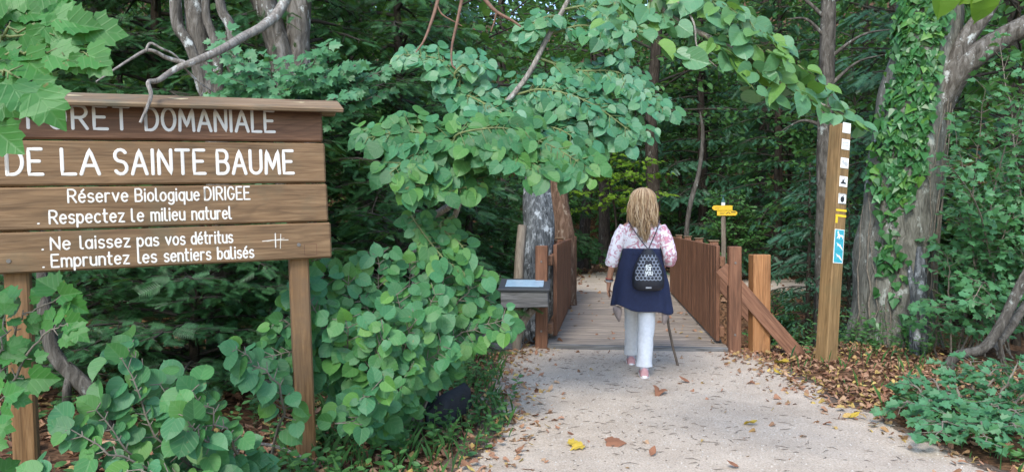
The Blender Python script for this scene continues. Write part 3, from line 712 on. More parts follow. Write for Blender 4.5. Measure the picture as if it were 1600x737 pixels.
fl.l(xyz.outputs[0], mr.inputs[0]); ad = fl.n('Math', operation='ADD'); fl.l(n1, ad.inputs[0]); fl.l(mr.outputs[0], ad.inputs[1])
msk = fl.ramp(ad.outputs[0], [(.50, (0, 0, 0)), (.56, (1, 1, 1))])
flower = fl.ramp(n2, [(.34, (.74, .72, .76)), (.42, (.5, .16, .22)), (.52, (.62, .34, .40)), (.6, (.30, .17, .27)), (.68, (.62, .42, .28)), (.78, (.75, .7, .74))])
fl.base(fl.mix(msk, (.76, .75, .8), flower), .8, .2)
smooth_child(b, 'blouse', fl.m)
# navy wrap tied round the waist, and its paler lining hanging in two points
b = MB(); rings = []
for t in np.linspace(0, 1, 20):
    z = 1.125 - t * .545; rx = np.interp(t, [0, .06, .3, .6, 1], [.162, .172, .205, .24, .272]); ry = np.interp(t, [0, .06, .3, .6, 1], [.138, .146, .165, .185, .2])
    r = ell(.03 + .005 * t, .0, z, rx, ry, 40, 2.4); th = np.arange(40) * 2 * math.pi / 40
    f = 1 + t * (.035 * np.sin(6 * th + 1 + t) + .03 * np.sin(9 * th + 2 + 2.5 * t) + .015 * np.sin(15 * th - t * 4)) + .010 * np.sin(5 * th + t * 16) + .006 * np.sin(3 * th - t * 30)
    c = r.mean(0); r = c + (r - c) * f[:, None]; r[:, 2] = z - t * .03 * (r[:, 0] - .03) / .27 + t * (.014 * np.sin(5 * th + 1) + .01 * np.sin(2 * th + .6))
    rings.append(r)
loft(b, rings, cap=False); navy = plain('navy_cloth', (.012, .019, .058), .85, var=.2, scale=50)
o = smooth_child(b, 'waist_wrap', navy); m = o.modifiers.new('solid', 'SOLIDIFY'); m.thickness = .006
b = MB(); rings = [ell(.03, -.001, z, rx, rx * .84, 30, 2.4) for z, rx in ((1.135, .163), (1.13, .176), (1.10, .181), (1.07, .184), (1.065, .176))]; loft(b, rings, cap=False); smooth_child(b, 'waistband', navy)
lin = plain('beige_lining', (.25, .20, .18), .85, var=.2, scale=25)
for pts in ([(-.235, -.1, .62), (-.13, -.145, .62), (-.152, -.14, .52), (-.168, -.13, .435), (-.20, -.11, .50), (-.238, -.09, .565)],
            [(.20, -.13, .60), (.285, -.08, .62), (.288, -.075, .53), (.255, -.1, .475), (.225, -.125, .415), (.205, -.14, .50)]):
    b = MB(); p = np.array(pts); n = len(p); c = p.mean(0); inner = c + (p - c) * .5; inner[:, 1] -= .022
    back = p.copy(); back[:, 1] += .035
    b.add(np.vstack([p, inner, back]), [[i, (i + 1) % n, n + (i + 1) % n, n + i] for i in range(n)] + [list(range(n, 2 * n))] + [[(i + 1) % n, i, 2 * n + i, 2 * n + (i + 1) % n] for i in range(n)] + [list(range(2 * n, 3 * n))[::-1]]); smooth_child(b, 'wrap_lining', lin)
# hair
hair = NT('blonde_hair'); g = hair.n('NewGeometry'); hn = hair.noise(hair.coords((60, 60, 6)), 3, 3)
hair.base(hair.mix(.15, hair.ramp(g.outputs['Random Per Island'], [(0, (.16, .09, .045)), (.3, (.29, .18, .09)), (.6, (.42, .29, .16)), (1, (.60, .46, .29))]), hair.ramp(hn, [(.3, (.15, .09, .05)), (.7, (.5, .38, .25))])), .5, .35)
b = MB(); hc = np.array([.045, .012, 0])
loft(b, [ell(hc[0], hc[1] - .008, z, rx, ry, 22) for z, rx, ry in ((1.40, .075, .07), (1.46, .092, .085), (1.52, .103, .10), (1.58, .106, .108), (1.63, .09, .095), (1.665, .055, .06), (1.678, .015, .02))])
for i in range(1100):
    ph = rng.uniform(-2.75, 2.75) * (1 if rng.random() < .75 else .6); ph = -math.pi / 2 + ph          # -90 deg is the back of the head
    back = max(0, -math.sin(ph)); side = math.cos(ph)
    ze = 1.25 + .055 * abs(side) ** 1.5 + (1 - back) * .05 + abs(rng.normal(0, .04)); w = rng.uniform(.006, .019); lock = int((ph + 9) * 4.5); k = lock * 2.3 + rng.normal(0, .35); ze += .05 * math.sin(lock * 5.1) - .02; w *= 1.2
    lay = rng.uniform(.86, 1.10); pts = []
    for t in np.linspace(0, 1, 16):
        if t < .38:
            q = t / .38; an = q * 1.45
            rr = .112 * math.sin(an) * lay; z = 1.575 + .112 * math.cos(an) * (.97 + .03 * lay); 
        else:
            q = (t - .38) / .62; rr = (.108 + .010 * math.sin(q * 3.1) + .016 * q * q) * lay + .014 * math.sin(lock * 3.7) * q; z = 1.588 + (ze - 1.588) * q
        wv = w * math.sin(t * 13 + k) * max(0, t - .25) * 2.0
        rx = rr ; 
        pts.append((hc[0] + rx * math.cos(ph) + wv * abs(math.sin(ph)), hc[1] - .01 + rr * 1.02 * math.sin(ph) - max(0, t - .55) * .07 * back + wv * .4, z))
    tube(b, pts, np.interp(np.linspace(0, 1, 16), [0, .3, .75, 1], [.0035, .005, .0042, .001]) * rng.uniform(.4, 1.1), 4)
b.build('hair', hair.m, person, True)
for ex in (.015, .075):
    b = MB(); loft(b, [ell(ex, .093, 1.566 + .011 * math.sin(k), .013 * math.cos(k) + .0005, .011 * math.cos(k) + .0005, 10) for k in np.linspace(-1.5, 1.5, 7)]); b.build('eye', pg_white, person, True)
b = MB(); tube(b, [(.022, .084, 1.492), (.045, .098, 1.49), (.068, .084, 1.492)], .006, 6); b.build('mouth', plain('lips', (.4, .12, .1), .5), person, True)
for z, c in ((.85, (.45, .1, .07)), (.838, (.08, .08, .09)), (.826, (.5, .5, .5))):
    b = MB(); th = np.linspace(0, 2 * math.pi, 15); tube(b, np.stack([-.262 + .031 * np.cos(th), .044 + .031 * np.sin(th), z + .004 * np.sin(th)], 1), .0055, 6, cap=False); b.build('bracelet', plain('bracelet', c, .4), person, True)
# drawstring backpack
bpk = empty('drawstring_backpack', (WX, WY, 0), 'black drawstring backpack with white hexagon pattern worn on the woman\'s back', 'backpack', (0, 0, -BYAW))
Z0, Z1, PC, YC = .765, 1.135, .08, -.225
US = [0, .02, .08, .2, .4, .6, .8, .92, 1]; WS = [.085, .115, .136, .142, .138, .118, .085, .055, .034]; DS = [.04, .06, .078, .088, .085, .072, .05, .034, .028]
def bw(u): return np.interp(u, US, WS)
def bd(u): return np.interp(u, US, DS)
b = MB(); loft(b, [ell(PC, YC, Z0 + u * (Z1 - Z0), bw(u), bd(u), 32, 2.5) for u in np.concatenate([[0, .02, .05], np.linspace(.08, 1, 18)])])
o = b.build('bag', plain('black_nylon', (.011, .013, .022), .55, var=.3, scale=40), bpk, True)
def bsurf(x, z):
    u = (z - Z0) / (Z1 - Z0); w = bw(u); return YC - bd(u) * max(0, 1 - min(1, abs((x) / w)) ** 2.5) ** .4 - .0008
b = MB(); hx = .0185
for iy in range(-2, 20):
    for ix_ in range(-8, 9):
        cx = ix_ * hx * 1.732 + (hx * .866 if iy % 2 else 0); cz = Z0 + .115 + iy * hx * 1.5
        for k in range(6):
            a0 = math.pi / 6 + k * math.pi / 3
            p0 = (cx + .86 * hx * math.cos(a0), cz + .86 * hx * math.sin(a0)); p1 = (cx + .86 * hx * math.cos(a0 + math.pi / 3), cz + .86 * hx * math.sin(a0 + math.pi / 3))
            mx, mz = (p0[0] + p1[0]) / 2, (p0[1] + p1[1]) / 2; u = (mz - Z0) / (Z1 - Z0)
            if not (.24 < u < .86) or abs(mx) > bw(u) * .84 or (abs(mx) < .033 and .40 < u < .72): continue
            q = [p0, ((p0[0] + p1[0]) / 2, (p0[1] + p1[1]) / 2), p1]
            pen(b, np.array([(PC + x, bsurf(x, z), z) for x, z in q]), .0026)
b.build('pattern', plain('pale_print', (.42, .46, .55), .6), o)
b = MB(); pf = lambda x, z: (x, bsurf(x - PC, z) - .001, z)
letter(b, 'for', PC - .026, PC + .028, .950, .046, .009, pf, .14); letter(b, 'you', PC - .029, PC + .030, .910, .042, .009, pf, .14)
for k in range(3): pen(b, np.array([pf(PC - .016 + k * .012, .985 + k * .006), pf(PC + .004 + k * .008, .995 + (k % 2) * .006)]), .007)
b.build('lettering', pg_white, o)
b = MB(); box(b, (.05, .004, .013), (PC, bsurf(0, .795) - .001, .796), bev=.001); b.build('tag', plain('grey_tag', (.35, .37, .4), .5), o)
b = MB()
for x1, z1 in ((-.085, 1.37), (.185, 1.37)):
    tube(b, spline([(PC, YC - .01, 1.13), (PC + (x1 - PC) * .35, -.175, 1.205), (PC + (x1 - PC) * .75, -.15, 1.30), (x1, -.10, z1), (x1, .02, z1 + .012), (x1, .10, z1 - .05)], 6), .0055, 6)
    tube(b, spline([(PC, YC - .02, 1.12), (PC + .5 * (x1 - PC), YC + .0, 1.0), (PC + (x1 - PC) * .62, YC + .03, .8)], 6), .0035, 5)
b.build('cord', plain('dark_cord', (.06, .05, .06), .7), bpk, True)
# stick
b = MB(); rz = Matrix.Rotation(-BYAW, 3, 'Z'); hd = np.array(rz @ Vector((.243, .262, 0))) + [WX, WY, 0]
p = [np.array([hd[0] - .004, hd[1], 1.12]), np.array([hd[0], hd[1], .97]), at(1043, 470, 7.05), at(1044, 505, 7.04), at(1050, 535, 7.02), at(1053, 548, 7.02), at(1059, 574, 7.0)]
p[-1][2] = .01
tube(b, spline(p, 6), .0125, 8, lump=.15)
tag(b.build('walking_stick', plain('dark_stick', (.1, .075, .055), .8, var=.4), smooth=True), 'thin crooked dark stick in the woman\'s right hand, tip on the gravel', 'walking stick')

# ------------------------------------------------------------------ leaves
def shape(outline, mid, fold, curl, uvs=True):
    """half outline (x>=0, from base to tip) and midrib ys -> leaf with two folded halves"""
    o = np.array(outline, float); m = np.array(mid, float); no, nm = len(o), len(m)
    def z(x, y): return fold * abs(x) - curl * (y - .3) ** 2 * np.sign(y - .3) - .25 * curl * x * x
    V = [(0, y, z(0, y)) for y in m] + [(x, y, z(x, y)) for x, y in o] + [(-x, y, z(x, y)) for x, y in o]
    # assign each outline point to the nearest midrib stretch
    F = []
    seg = [0] + [int(np.argmin(abs(o[:, 1] - y))) if 0 < i < nm - 1 else 0 for i, y in enumerate(m)][1:-1] + [no - 1]
    for i in range(nm - 1):
        a_, c_ = seg[i], seg[i + 1]
        r = [nm + k for k in range(a_, c_ + 1)]; l = [nm + no + k for k in range(a_, c_ + 1)]
        F.append([i] + r + [i + 1]); F.append([i + 1] + l[::-1] + [i])
    V = np.array(V); return V, F
def heart(fold, curl): return shape([(.05, -.02), (.18, -.085), (.36, -.05), (.49, .12), (.53, .34), (.48, .57), (.36, .77), (.19, .92), (.06, .98), (.01, 1.08)], [0, .3, .65, 1.07], fold, curl)
def maple(fold, curl): return shape([(.08, -.03), (.24, -.09), (.42, -.04), (.41, .07), (.56, .12), (.57, .24), (.68, .38), (.54, .40), (.43, .46), (.45, .56), (.42, .72), (.28, .70), (.15, .86), (.01, 1.02)], [0, .2, .52, 1.01], fold, curl)
def fmaple(fold, curl): return shape([(.1, -.05), (.36, .0), (.36, .14), (.6, .34), (.3, .42), (.3, .74), (.14, .72), (.01, .96)], [0, .4, .95], fold, curl)
def oval(fold, curl): return shape([(.16, .12), (.3, .4), (.22, .75), (.01, 1)], [0, .45, .98], fold, curl)
def ivyl(fold, curl): return shape([(.1, -.1), (.34, -.06), (.52, .16), (.34, .4), (.2, .7), (.01, 1)], [0, .4, .97], fold, curl)
def frond(n=11, lift=.1, ln=.27, wd=.075):
    V, Fc = [], []
    for i in range(n):
        y = .06 + .9 * i / n; L = ln * (1 - .55 * (i / n) ** 1.5)
        for s_ in (-1, 1):
            k = len(V); V += [(0, y - wd / 2, 0), (s_ * L, y + L * .55, lift * L), (0, y + wd / 2, 0)]; Fc.append([k, k + 1, k + 2] if s_ > 0 else [k, k + 2, k + 1])
    k = len(V); V += [(-.012, 0, -.004), (.012, 0, -.004), (0, 1.02, -.01)]; Fc.append([k, k + 1, k + 2])
    return np.array(V), Fc
V2 = lambda fn: [fn(.12, .1), fn(.25, .35), fn(.05, .5), fn(.4, -.15), fn(.16, .75), fn(-.1, .3), fn(.6, .2)]
SH = dict(heart=V2(heart), maple=V2(maple), fmaple=V2(fmaple), oval=[oval(.2, .1), oval(.1, .4), oval(.35, .2)], ivy=V2(ivyl),
          frond=[frond(), frond(12, .25, .23), frond(10, -.15, .31)], fir=[frond(14, .05, .18, .065), frond(13, .15, .22, .07)],
          litter=[oval(.5, 1.2), oval(-.4, .9), ivyl(.6, 1.0), oval(.2, -.8), fmaple(.4, .9)])
for k_ in SH:
    SH[k_] = [(V, np.array([i for f in Fc for i in f]), np.array([len(f) for f in Fc])) for V, Fc in SH[k_]]
def scatter(mb, kind, P, D, N, S, mat=0, sub=None, seed=1):
    P, D, N = np.asarray(P, float), norm(D), np.asarray(N, float); S = np.asarray(S, float)
    N = norm(N - (N * D).sum(1, keepdims=True) * D); X = np.cross(D, N)
    vs = SH[kind]; pick = np.random.default_rng(seed).integers(0, len(vs), len(P))
    for k, (V, lv, lt) in enumerate(vs):
        m = pick == k; n = m.sum()
        if not n: continue
        W = P[m][:, None] + S[m][:, None, None] * (V[None, :, 0:1] * X[m][:, None] + V[None, :, 1:2] * D[m][:, None] + V[None, :, 2:3] * N[m][:, None])
        LV = (lv[None] + (np.arange(n) * len(V))[:, None]).ravel()
        uv = np.tile(V[lv][:, :2], (n, 1)) if kind in ('heart', 'maple') else None
        mb.raw(W.reshape(-1, 3), LV, np.tile(lt, n), mat, uv)

class Leaves:
    def __init__(s): s.P = []; s.D = []; s.N = []; s.S = []; s.tw = []
    def add(s, P, D, N, S): s.P.append(P); s.D.append(D); s.N.append(N); s.S.append(S)
    def arr(s): return [np.concatenate(x) for x in (s.P, s.D, s.N, s.S)]
UP = np.array([0, 0, 1.]); OPEN = np.array([.05, -1, .25])
def grow(L, poly, rg, nrm=UP, tw_sp=.12, tw_len=.4, ang=55, leaf_sp=.07, size=.1, droop=.4, start=.1, up=.6, face=.4, side=.8, hang=.25, prof=(.6, 1, .35), jit=.35, tip=True, keep_tw=True, petiole=.25):
    """leafy side twigs along both sides of a branch"""
    p, u, Ltot = resample(poly, tw_sp); t = norm(np.gradient(p, axis=0)); nrm = norm(nrm)
    for i in range(len(p)):
        if u[i] < start: continue
        for sd in (-1, 1):
            if rg.random() < .08: continue
            s_ = norm(np.cross(t[i], nrm)) * sd; a_ = R(ang) * rg.uniform(.75, 1.2)
            d = norm(math.cos(a_) * t[i] + math.sin(a_) * s_ + rg.normal(0, .12, 3)); ln = tw_len * np.interp(u[i], (0, .4, 1), prof) * rg.uniform(.6, 1.15)
            n = max(1, int(ln / leaf_sp)); tau = (np.arange(n) + rg.uniform(.3, .9)) / n * ln
            q = p[i] + d * tau[:, None] - UP * (droop * tau ** 2)[:, None]
            td = norm(d - UP * (2 * droop * tau)[:, None])
            alt = np.where(np.arange(n) % 2, 1, -1)[:, None]
            sv = norm(np.cross(td, nrm)) * alt
            D = norm(td * .7 + sv * side - UP * hang + rg.normal(0, jit * .6, (n, 3)))
            N = norm(nrm * up + OPEN * face + rg.normal(0, jit, (n, 3)))
            S = size * np.clip(rg.normal(.92, .2, n), .45, 1.3)
            L.add(q + D * (S * petiole)[:, None], D, N, S)
            if keep_tw: L.tw.append((p[i], q[len(q) // 2], q[-1]))
    if tip: L.add(p[-1:], norm(t[-1:] - UP * .3), norm(nrm * up + OPEN * face)[None], np.array([size]))
def twigs(mb, L, r=.004, seg=3, every=1):
    for a_, b_, c_ in L.tw[::every]: tube(mb, [a_, b_, c_], [r, r * .7, r * .35], seg, cap=False)
def sticks(mb, poly, r0, r1, seg=6, n=8, lump=.06):
    p = spline(poly, n); tube(mb, p, np.linspace(r0, r1, len(p)), seg, lump=lump)

# ------------------------------------------------------------------ background trees: a few models, then copies
def trunk_line(h, rg, bend=.25, n=7):
    z = np.linspace(-.25, h, n); return spline(np.stack([np.cumsum(rg.normal(0, bend / 3, n)) * z.clip(0) / h, np.cumsum(rg.normal(0, bend / 3, n)) * z.clip(0) / h, z], 1), 4)
def branches(tl, rg, n, h0, h1, length, elev, droop, topf=.35, az0=0.):
    out = []; H = tl[-1, 2]
    for i in range(n):
        f = (i + rg.uniform(0, 1)) / n; z = h0 + (h1 - h0) * f
        p = np.array([np.interp(z, tl[:, 2], tl[:, k]) for k in range(3)])
        a_ = az0 + i * 2.39996 + rg.normal(0, .3); e_ = R(elev + rg.normal(0, 9) + 15 * f)
        ln = length * (1 - (1 - topf) * f ** 1.4) * rg.uniform(.7, 1.15)
        t = np.linspace(0, 1, 6); d = np.array([math.cos(a_) * math.cos(e_), math.sin(a_) * math.cos(e_), math.sin(e_)])
        bend = np.array([-math.sin(a_), math.cos(a_), 0]) * rg.normal(0, .15)
        out.append(p + t[:, None] * d * ln + (t ** 2)[:, None] * (bend - UP * droop) * ln)
    return out
def tree(name, label, cat, seed, h, r0, barkm, leafm, kind, nb, h0, h1, length, elev, droop, size, tw_sp, tw_len, leaf_sp, bend=.25, face=.25, up=.8, ang=55, group=None, hang=.25, side=.8, tl=None, loc=(0, 0, 0), lump=.1, seg=10, leaf_jit=.35, topf=.35, twr=.005, tdroop=.4):
    rg = np.random.default_rng(seed); root = empty(name, loc, label, cat, group=group)
    tl = trunk_line(h, rg, bend) if tl is None else tl
    b = MB(); rad = np.interp(np.linspace(0, 1, len(tl)), [0, .06, .5, 1], [r0 * 1.5, r0, r0 * .7, r0 * .15]); tube(b, tl, rad, seg, lump=lump)
    root_tr = b; L = Leaves(); bb = MB()
    for p in branches(tl, rg, nb, h0, h1, length, elev, droop, topf):
        tube(bb, p, np.linspace(r0 * .16 + .008, .006, len(p)), 5, lump=.08)
        grow(L, p, rg, UP, tw_sp, tw_len, ang, leaf_sp, size, tdroop, .15, up, face, side, hang, jit=leaf_jit)
    twigs(bb, L, twr, 3, 1 if len(L.tw) < 1500 else 2)
    trunk = root_tr.build('trunk', barkm, root, True); bb.build('branches', M['twig_dark'], trunk, True)
    c = MB(); scatter(c, kind, *L.arr(), seed=seed); c.build('crown', leafm, root)
    return root
def copy_tree(o, parent=None):
    c = o.copy(); col.objects.link(c)
    if parent is not None: c.parent = parent
    for ch in list(o.children): copy_tree(ch, c)
    return c
def place(o, x, y, rz, s=1.0, label=None, tilt=(0, 0)):
    o.location = (x, y, float(terrain(x, y)) - .03); o.rotation_euler = (tilt[0], tilt[1], rz); o.scale = (s, s, s)
    if label: o['label'] = label
    return o
def px2x(px, Y): return (px - 800) / F * Y
GB = 'tall broadleaf forest trees behind the sign and bridge'; GY = 'dark yews of the forest edge'; GS = 'dark understorey bushes'; GF = 'fir trees right of the bridge'

broad = tree('forest_tree', '', 'tree', 11, 11, .17, M['bark_brown'], M['dull'], 'oval', 34, 3.4, 10.6, 3.3, 18, .12, .17, .34, 1.1, .15, group=GB, bend=.5, twr=.006)  # wide crowns reach above the view, added to darken the wood beneath
spots = [(912, 22, 1.0, 'slim forest tree straight behind the far end of the footbridge'),
         (946, 24.5, 1.2, 'thick dark forest tree just left of the woman\'s head, beyond the bridge'),
         (1018, 19.5, 1.15, 'grey brown forest tree rising directly behind the woman\'s head'),
         (1098, 21.5, .7, 'thin forest tree left of the yellow direction signs'),
         (1180, 21, 1.1, 'forest tree far behind the yellow direction signs'),
         (575, 11.5, 1.1, 'forest tree in deep shade right of the big sign, behind the yew'),
         (700, 15, 1.1, 'forest tree in shade far behind the lime tree'),
         (130, 10, 1.05, 'forest tree standing behind the left half of the big sign'),
         (-120, 8, 1.0, 'forest tree beyond the left end of the big sign'),
         (1420, 16, 1.1, 'forest tree far behind the ivy covered trunk'),
         (1570, 13, 1.05, 'forest tree behind the field maple at the right'),
         (1760, 9.5, 1.0, 'forest tree beyond the right end of the field maple'),
         (790, 24, 1.2, 'forest tree far off left of the bridge end'),
         (1300, 27, 1.2, 'forest tree on the slope far behind the trail marker post'),
         (420, 14, 1.1, 'forest tree far behind the right half of the big sign')]
for i, (px, Y, s, lab) in enumerate(spots):
    o = broad if i == 0 else copy_tree(broad)
    place(o, px2x(px, Y), Y, i * 1.7 + .4, s, lab, (rng.normal(0, .02), rng.normal(0, .03)))

yew = tree('yew_tree', '', 'yew', 21, 5.2, .10, M['bark_dark'], M['yew'], 'frond', 70, .25, 5.0, 1.6, 8, .35, .155, .095, .5, .06, group=GY, face=.6, up=.7, leaf_jit=.4)
spots = [(610, 8.6, 1.0, 'dark yew filling the gap between the big sign and the lime tree'),
         (480, 7.6, .95, 'dark yew close behind the right end of the big sign'),
         (735, 10.0, .8, 'dark yew hanging over the mottled grey trunk by the bridge'),
         (230, 8.2, 1.0, 'dark yew close behind the middle of the big sign'),
         (20, 7.4, 1.0, 'dark yew close behind the left part of the big sign'),
         (690, 12.5, 1.25, 'larger yew deeper in the wood behind the lime tree'),
         (850, 20, 1.1, 'yew over the path left of the far end of the bridge'),
         (330, 11.5, 1.3, 'larger yew deep in the wood behind the big sign')]
for i, (px, Y, s, lab) in enumerate(spots):
    o = yew if i == 0 else copy_tree(yew)
    place(o, px2x(px, Y), Y, i * 2.1, s, lab)
low = tree('yew_bush', 'low dark yew bush under the big sign board', 'bush', 31, 1.5, .05, M['bark_dark'], M['yew'], 'frond', 46, .1, 1.45, 1.3, 22, .35, .13, .09, .4, .052, group='low yew bushes', face=.7, up=.7, leaf_jit=.4)
spots = [(300, 5.6, .95, 'low dark yew bush under the middle of the big sign board'), (130, 5.5, .85, 'low dark yew bush behind the left sign post'), (450, 6.4, .9, 'low dark yew bush behind the right sign post'), (610, 7.2, .95, 'low dark yew bush behind the heart leaved lime bush')]
for i, (px, Y, s, lab) in enumerate(spots):
    o = low if i == 0 else copy_tree(low)
    place(o, px2x(px, Y), Y, i * 1.3, s, lab)
fir = tree('fir_tree', '', 'fir', 41, 8.5, .13, M['bark_brown'], M['fir'], 'fir', 62, .4, 8.3, 2.1, 4, .3, .27, .13, .55, .1, group=GF, face=.5, up=.7, hang=.35, leaf_jit=.3, topf=.25, side=.6, bend=.12)
spots = [(1345, 17.5, 1.0, 'fir far behind the trail marker post'), (1215, 17.8, .95, 'fir behind the yellow direction signs'), (1100, 20.5, 1.1, 'fir in the shade far behind the right bridge railing'), (1420, 12.0, 1.0, 'fir behind the ivy covered trunk'), (1262, 10.6, .36, 'small drooping fir right of the orange timber post'), (1330, 9.9, .27, 'very small fir between the trail post and the ivy clad tree')]
for i, (px, Y, s, lab) in enumerate(spots):
    o = fir if i == 0 else copy_tree(fir)
    place(o, px2x(px, Y), Y, i * 1.9 + 1, s, lab)
bush = tree('understorey_bush', '', 'bush', 51, 2.1, .035, M['bark_dark'], M['dull'], 'oval', 44, .1, 2.0, 1.2, 35, .2, .10, .12, .45, .055, group=GS, face=.6, leaf_jit=.5)
spots = [(985, 29, 1.5, 'shaded bush on the slope straight beyond the bridge'), (880, 27, 1.4, 'shaded bush on the slope left beyond the bridge'), (1070, 24, 1.3, 'shaded bush right behind the woman'), (1150, 17.5, .95, 'shaded bush at the foot of the yellow direction signs'),
         (1240, 21, 1.2, 'shaded bush on the far side of the side path'), (790, 14, .9, 'shaded bush left of the bridge railing beyond the gully'), (700, 10.2, .9, 'shaded bush behind the lectern and grey stake'), (1380, 20, 1.2, 'shaded bush far behind the ivy covered trunk'),
         (1520, 11, 1.1, 'shaded bush behind the field maple'), (1620, 10, 1.1, 'shaded bush at the end of the right thicket'), (640, 16, 1.3, 'shaded bush deep in the wood right of the big sign'), (420, 9.5, 1.0, 'shaded bush behind the right sign post'), (180, 12, 1.2, 'shaded bush deep in the wood behind the sign'), (1210, 11.2, .55, 'small shaded bush behind the orange timber post')]
for i, (px, Y, s, lab) in enumerate(spots):
    o = bush if i == 0 else copy_tree(bush)
    place(o, px2x(px, Y), Y, i * 2.3, s, lab)
yt = tree('young_tree', '', 'tree', 71, 5.0, .05, M['bark_dark'], M['dull'], 'oval', 44, .7, 4.9, 1.7, 20, .2, .125, .2, .7, .1, group='young leafy trees of the wood', face=.6, leaf_jit=.45)
spots = [(640, 12.6, 1.1, 'young leafy tree deep between the big sign and the lime tree'), (545, 9.0, .85, 'young leafy tree just right of the big sign'), (760, 18, 1.2, 'young leafy tree above the mottled trunk, far behind it'), (1060, 22, 1.3, 'young leafy tree right of the woman, far beyond the bridge'), (1130, 26, 1.5, 'young leafy tree on the slope behind the yellow signs'), (985, 27.5, 1.5, 'young leafy tree on the slope straight beyond the bridge'), (880, 29, 1.6, 'young leafy tree on the slope beyond the left railing'), (1230, 18.5, 1.2, 'young leafy tree beyond the side path'), (1340, 15, 1.1, 'young leafy tree between the trail post and the ivy clad tree'), (1470, 12.2, 1.0, 'young leafy tree behind the field maple thicket'), (1590, 9.6, .95, 'young leafy tree behind the right end of the field maple'), (200, 9.3, 1.0, 'young leafy tree behind the top left of the big sign'), (390, 8.7, .95, 'young leafy tree behind the lichened tree'), (60, 11.5, 1.2, 'young leafy tree far behind the left of the big sign')]
for i, (px, Y, s, lab) in enumerate(spots):
    o = yt if i == 0 else copy_tree(yt)
    place(o, px2x(px, Y), Y, i * 2.7, s, lab)
b = MB(); rg = np.random.default_rng(5); n = 2600
cx = rg.uniform(-38, 46, n); cy = rg.uniform(29, 46, n); cz = terrain(cx, cy) + rg.uniform(.2, 1, n) ** 1.5 * 13
P = np.repeat(np.stack([cx, cy, cz], 1), 45, 0) + rg.normal(0, .75, (n * 45, 3)) * [1.2, 1, .6]
scatter(b, 'oval', P, rg.normal(0, 1, P.shape) - UP * .3, rg.normal(0, .6, P.shape) + UP + OPEN * .4, rg.uniform(.22, .42, len(P)))
n = 26000; gx = rg.uniform(-30, 40, n); gy = rg.uniform(22.5, 46, n); P = np.stack([gx, gy, terrain(gx, gy) + rg.uniform(.02, .4, n)], 1)
scatter(b, 'oval', P, rg.normal(0, 1, P.shape), UP + OPEN * .8 + rg.normal(0, .4, P.shape), rg.uniform(.18, .34, n))
tag(b.build('far_woodland', M['far']), 'dark green woodland on the slope beyond the bridge', 'woodland', kind='stuff')
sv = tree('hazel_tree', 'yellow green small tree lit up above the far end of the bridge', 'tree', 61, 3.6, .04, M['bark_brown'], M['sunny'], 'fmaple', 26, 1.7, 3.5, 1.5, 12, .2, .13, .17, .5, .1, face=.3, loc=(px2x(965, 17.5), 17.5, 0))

# ------------------------------------------------------------------ trunks and stumps of the middle distance
def bare_tree(name, label, cat, loc, lines, mat, seg=14, lump=.14):
    root = empty(name, loc, label, cat); o = np.array(loc)
    b = MB()
    for p, r in lines:
        q = spline(np.array(p) - o, 8); tube(b, q, np.interp(np.linspace(0, 1, len(q)), np.linspace(0, 1, len(r)), r), seg, lump=lump)
    return root, b.build('trunk', mat, root, True)
def base(px, py, Y, dz=-.1): p = at(px, py, Y); p[2] = float(terrain(p[0], p[1])) + dz; return p
m0 = base(838, 500, 9.0)
root, t = bare_tree('mottled_tree', 'thick mottled grey broken tree trunk behind the lectern, lichen spotted', 'tree', m0, [([m0, at(836, 430, 9.0), at(842, 360, 9.0), at(838, 300, 9.1), at(846, 240, 9.15), at(850, 215, 9.15)], [.26, .21, .19, .17, .13, .05])], M['moss_rock'])
m0 = base(876, 460, 11.8)
bare_tree('peeling_tree', 'reddish brown broken trunk with peeling bark behind the left bridge railing', 'tree', m0, [([m0, at(878, 385, 11.8), at(873, 320, 11.8), at(868, 265, 11.8), at(862, 225, 12)], [.24, .2, .15, .13, .03])], M['bark_red'])
m0 = base(806, 545, 8.15, -.3)
b = MB(); tube(b, spline([m0, at(809, 470, 8.2), at(812, 400, 8.25), at(816, 352, 8.3)], 5), [.055] * 16, 9, lump=.07); tag(b.build('grey_stake', M['greypost'], smooth=True), 'slim grey weathered stake leaning behind the lectern', 'stake')
m0 = base(1288, 470, 10.2); ls = [([m0, at(1289, 300, 10.2), at(1292, 100, 10.2), at(1296, -150, 10.3), at(1298, -500, 10.4)], [.15, .115, .105, .09, .06])]
for y0, x1, y1, q in ((60, 1230, 30, 0), (95, 1400, 45, -.4), (140, 1385, 85, -.3), (200, 1220, 205, .3), (250, 1350, 215, 0), (30, 1200, -20, .2)): ls.append(([at(1291, y0, 10.2), at((1291 + x1) / 2, (y0 + y1) / 2 - 14, 10.2 + q / 2), at(x1, y1, 10.2 + q)], [.03, .018, .006]))
bare_tree('bare_fir_trunk', 'straight grey brown trunk with dead side branches right behind the trail marker post', 'tree', m0, ls, M['bark_grey'], 10)
m0 = base(1068, 420, 14.6); bare_tree('slender_tree', 'slender pale leaning stem between the woman and the yellow signs', 'tree', m0, [([m0, at(1075, 340, 14.6), at(1092, 270, 14.6), at(1098, 210, 14.6), at(1094, 175, 14.6)], [.055, .05, .045, .035, .012])], M['bark_grey'], 8)
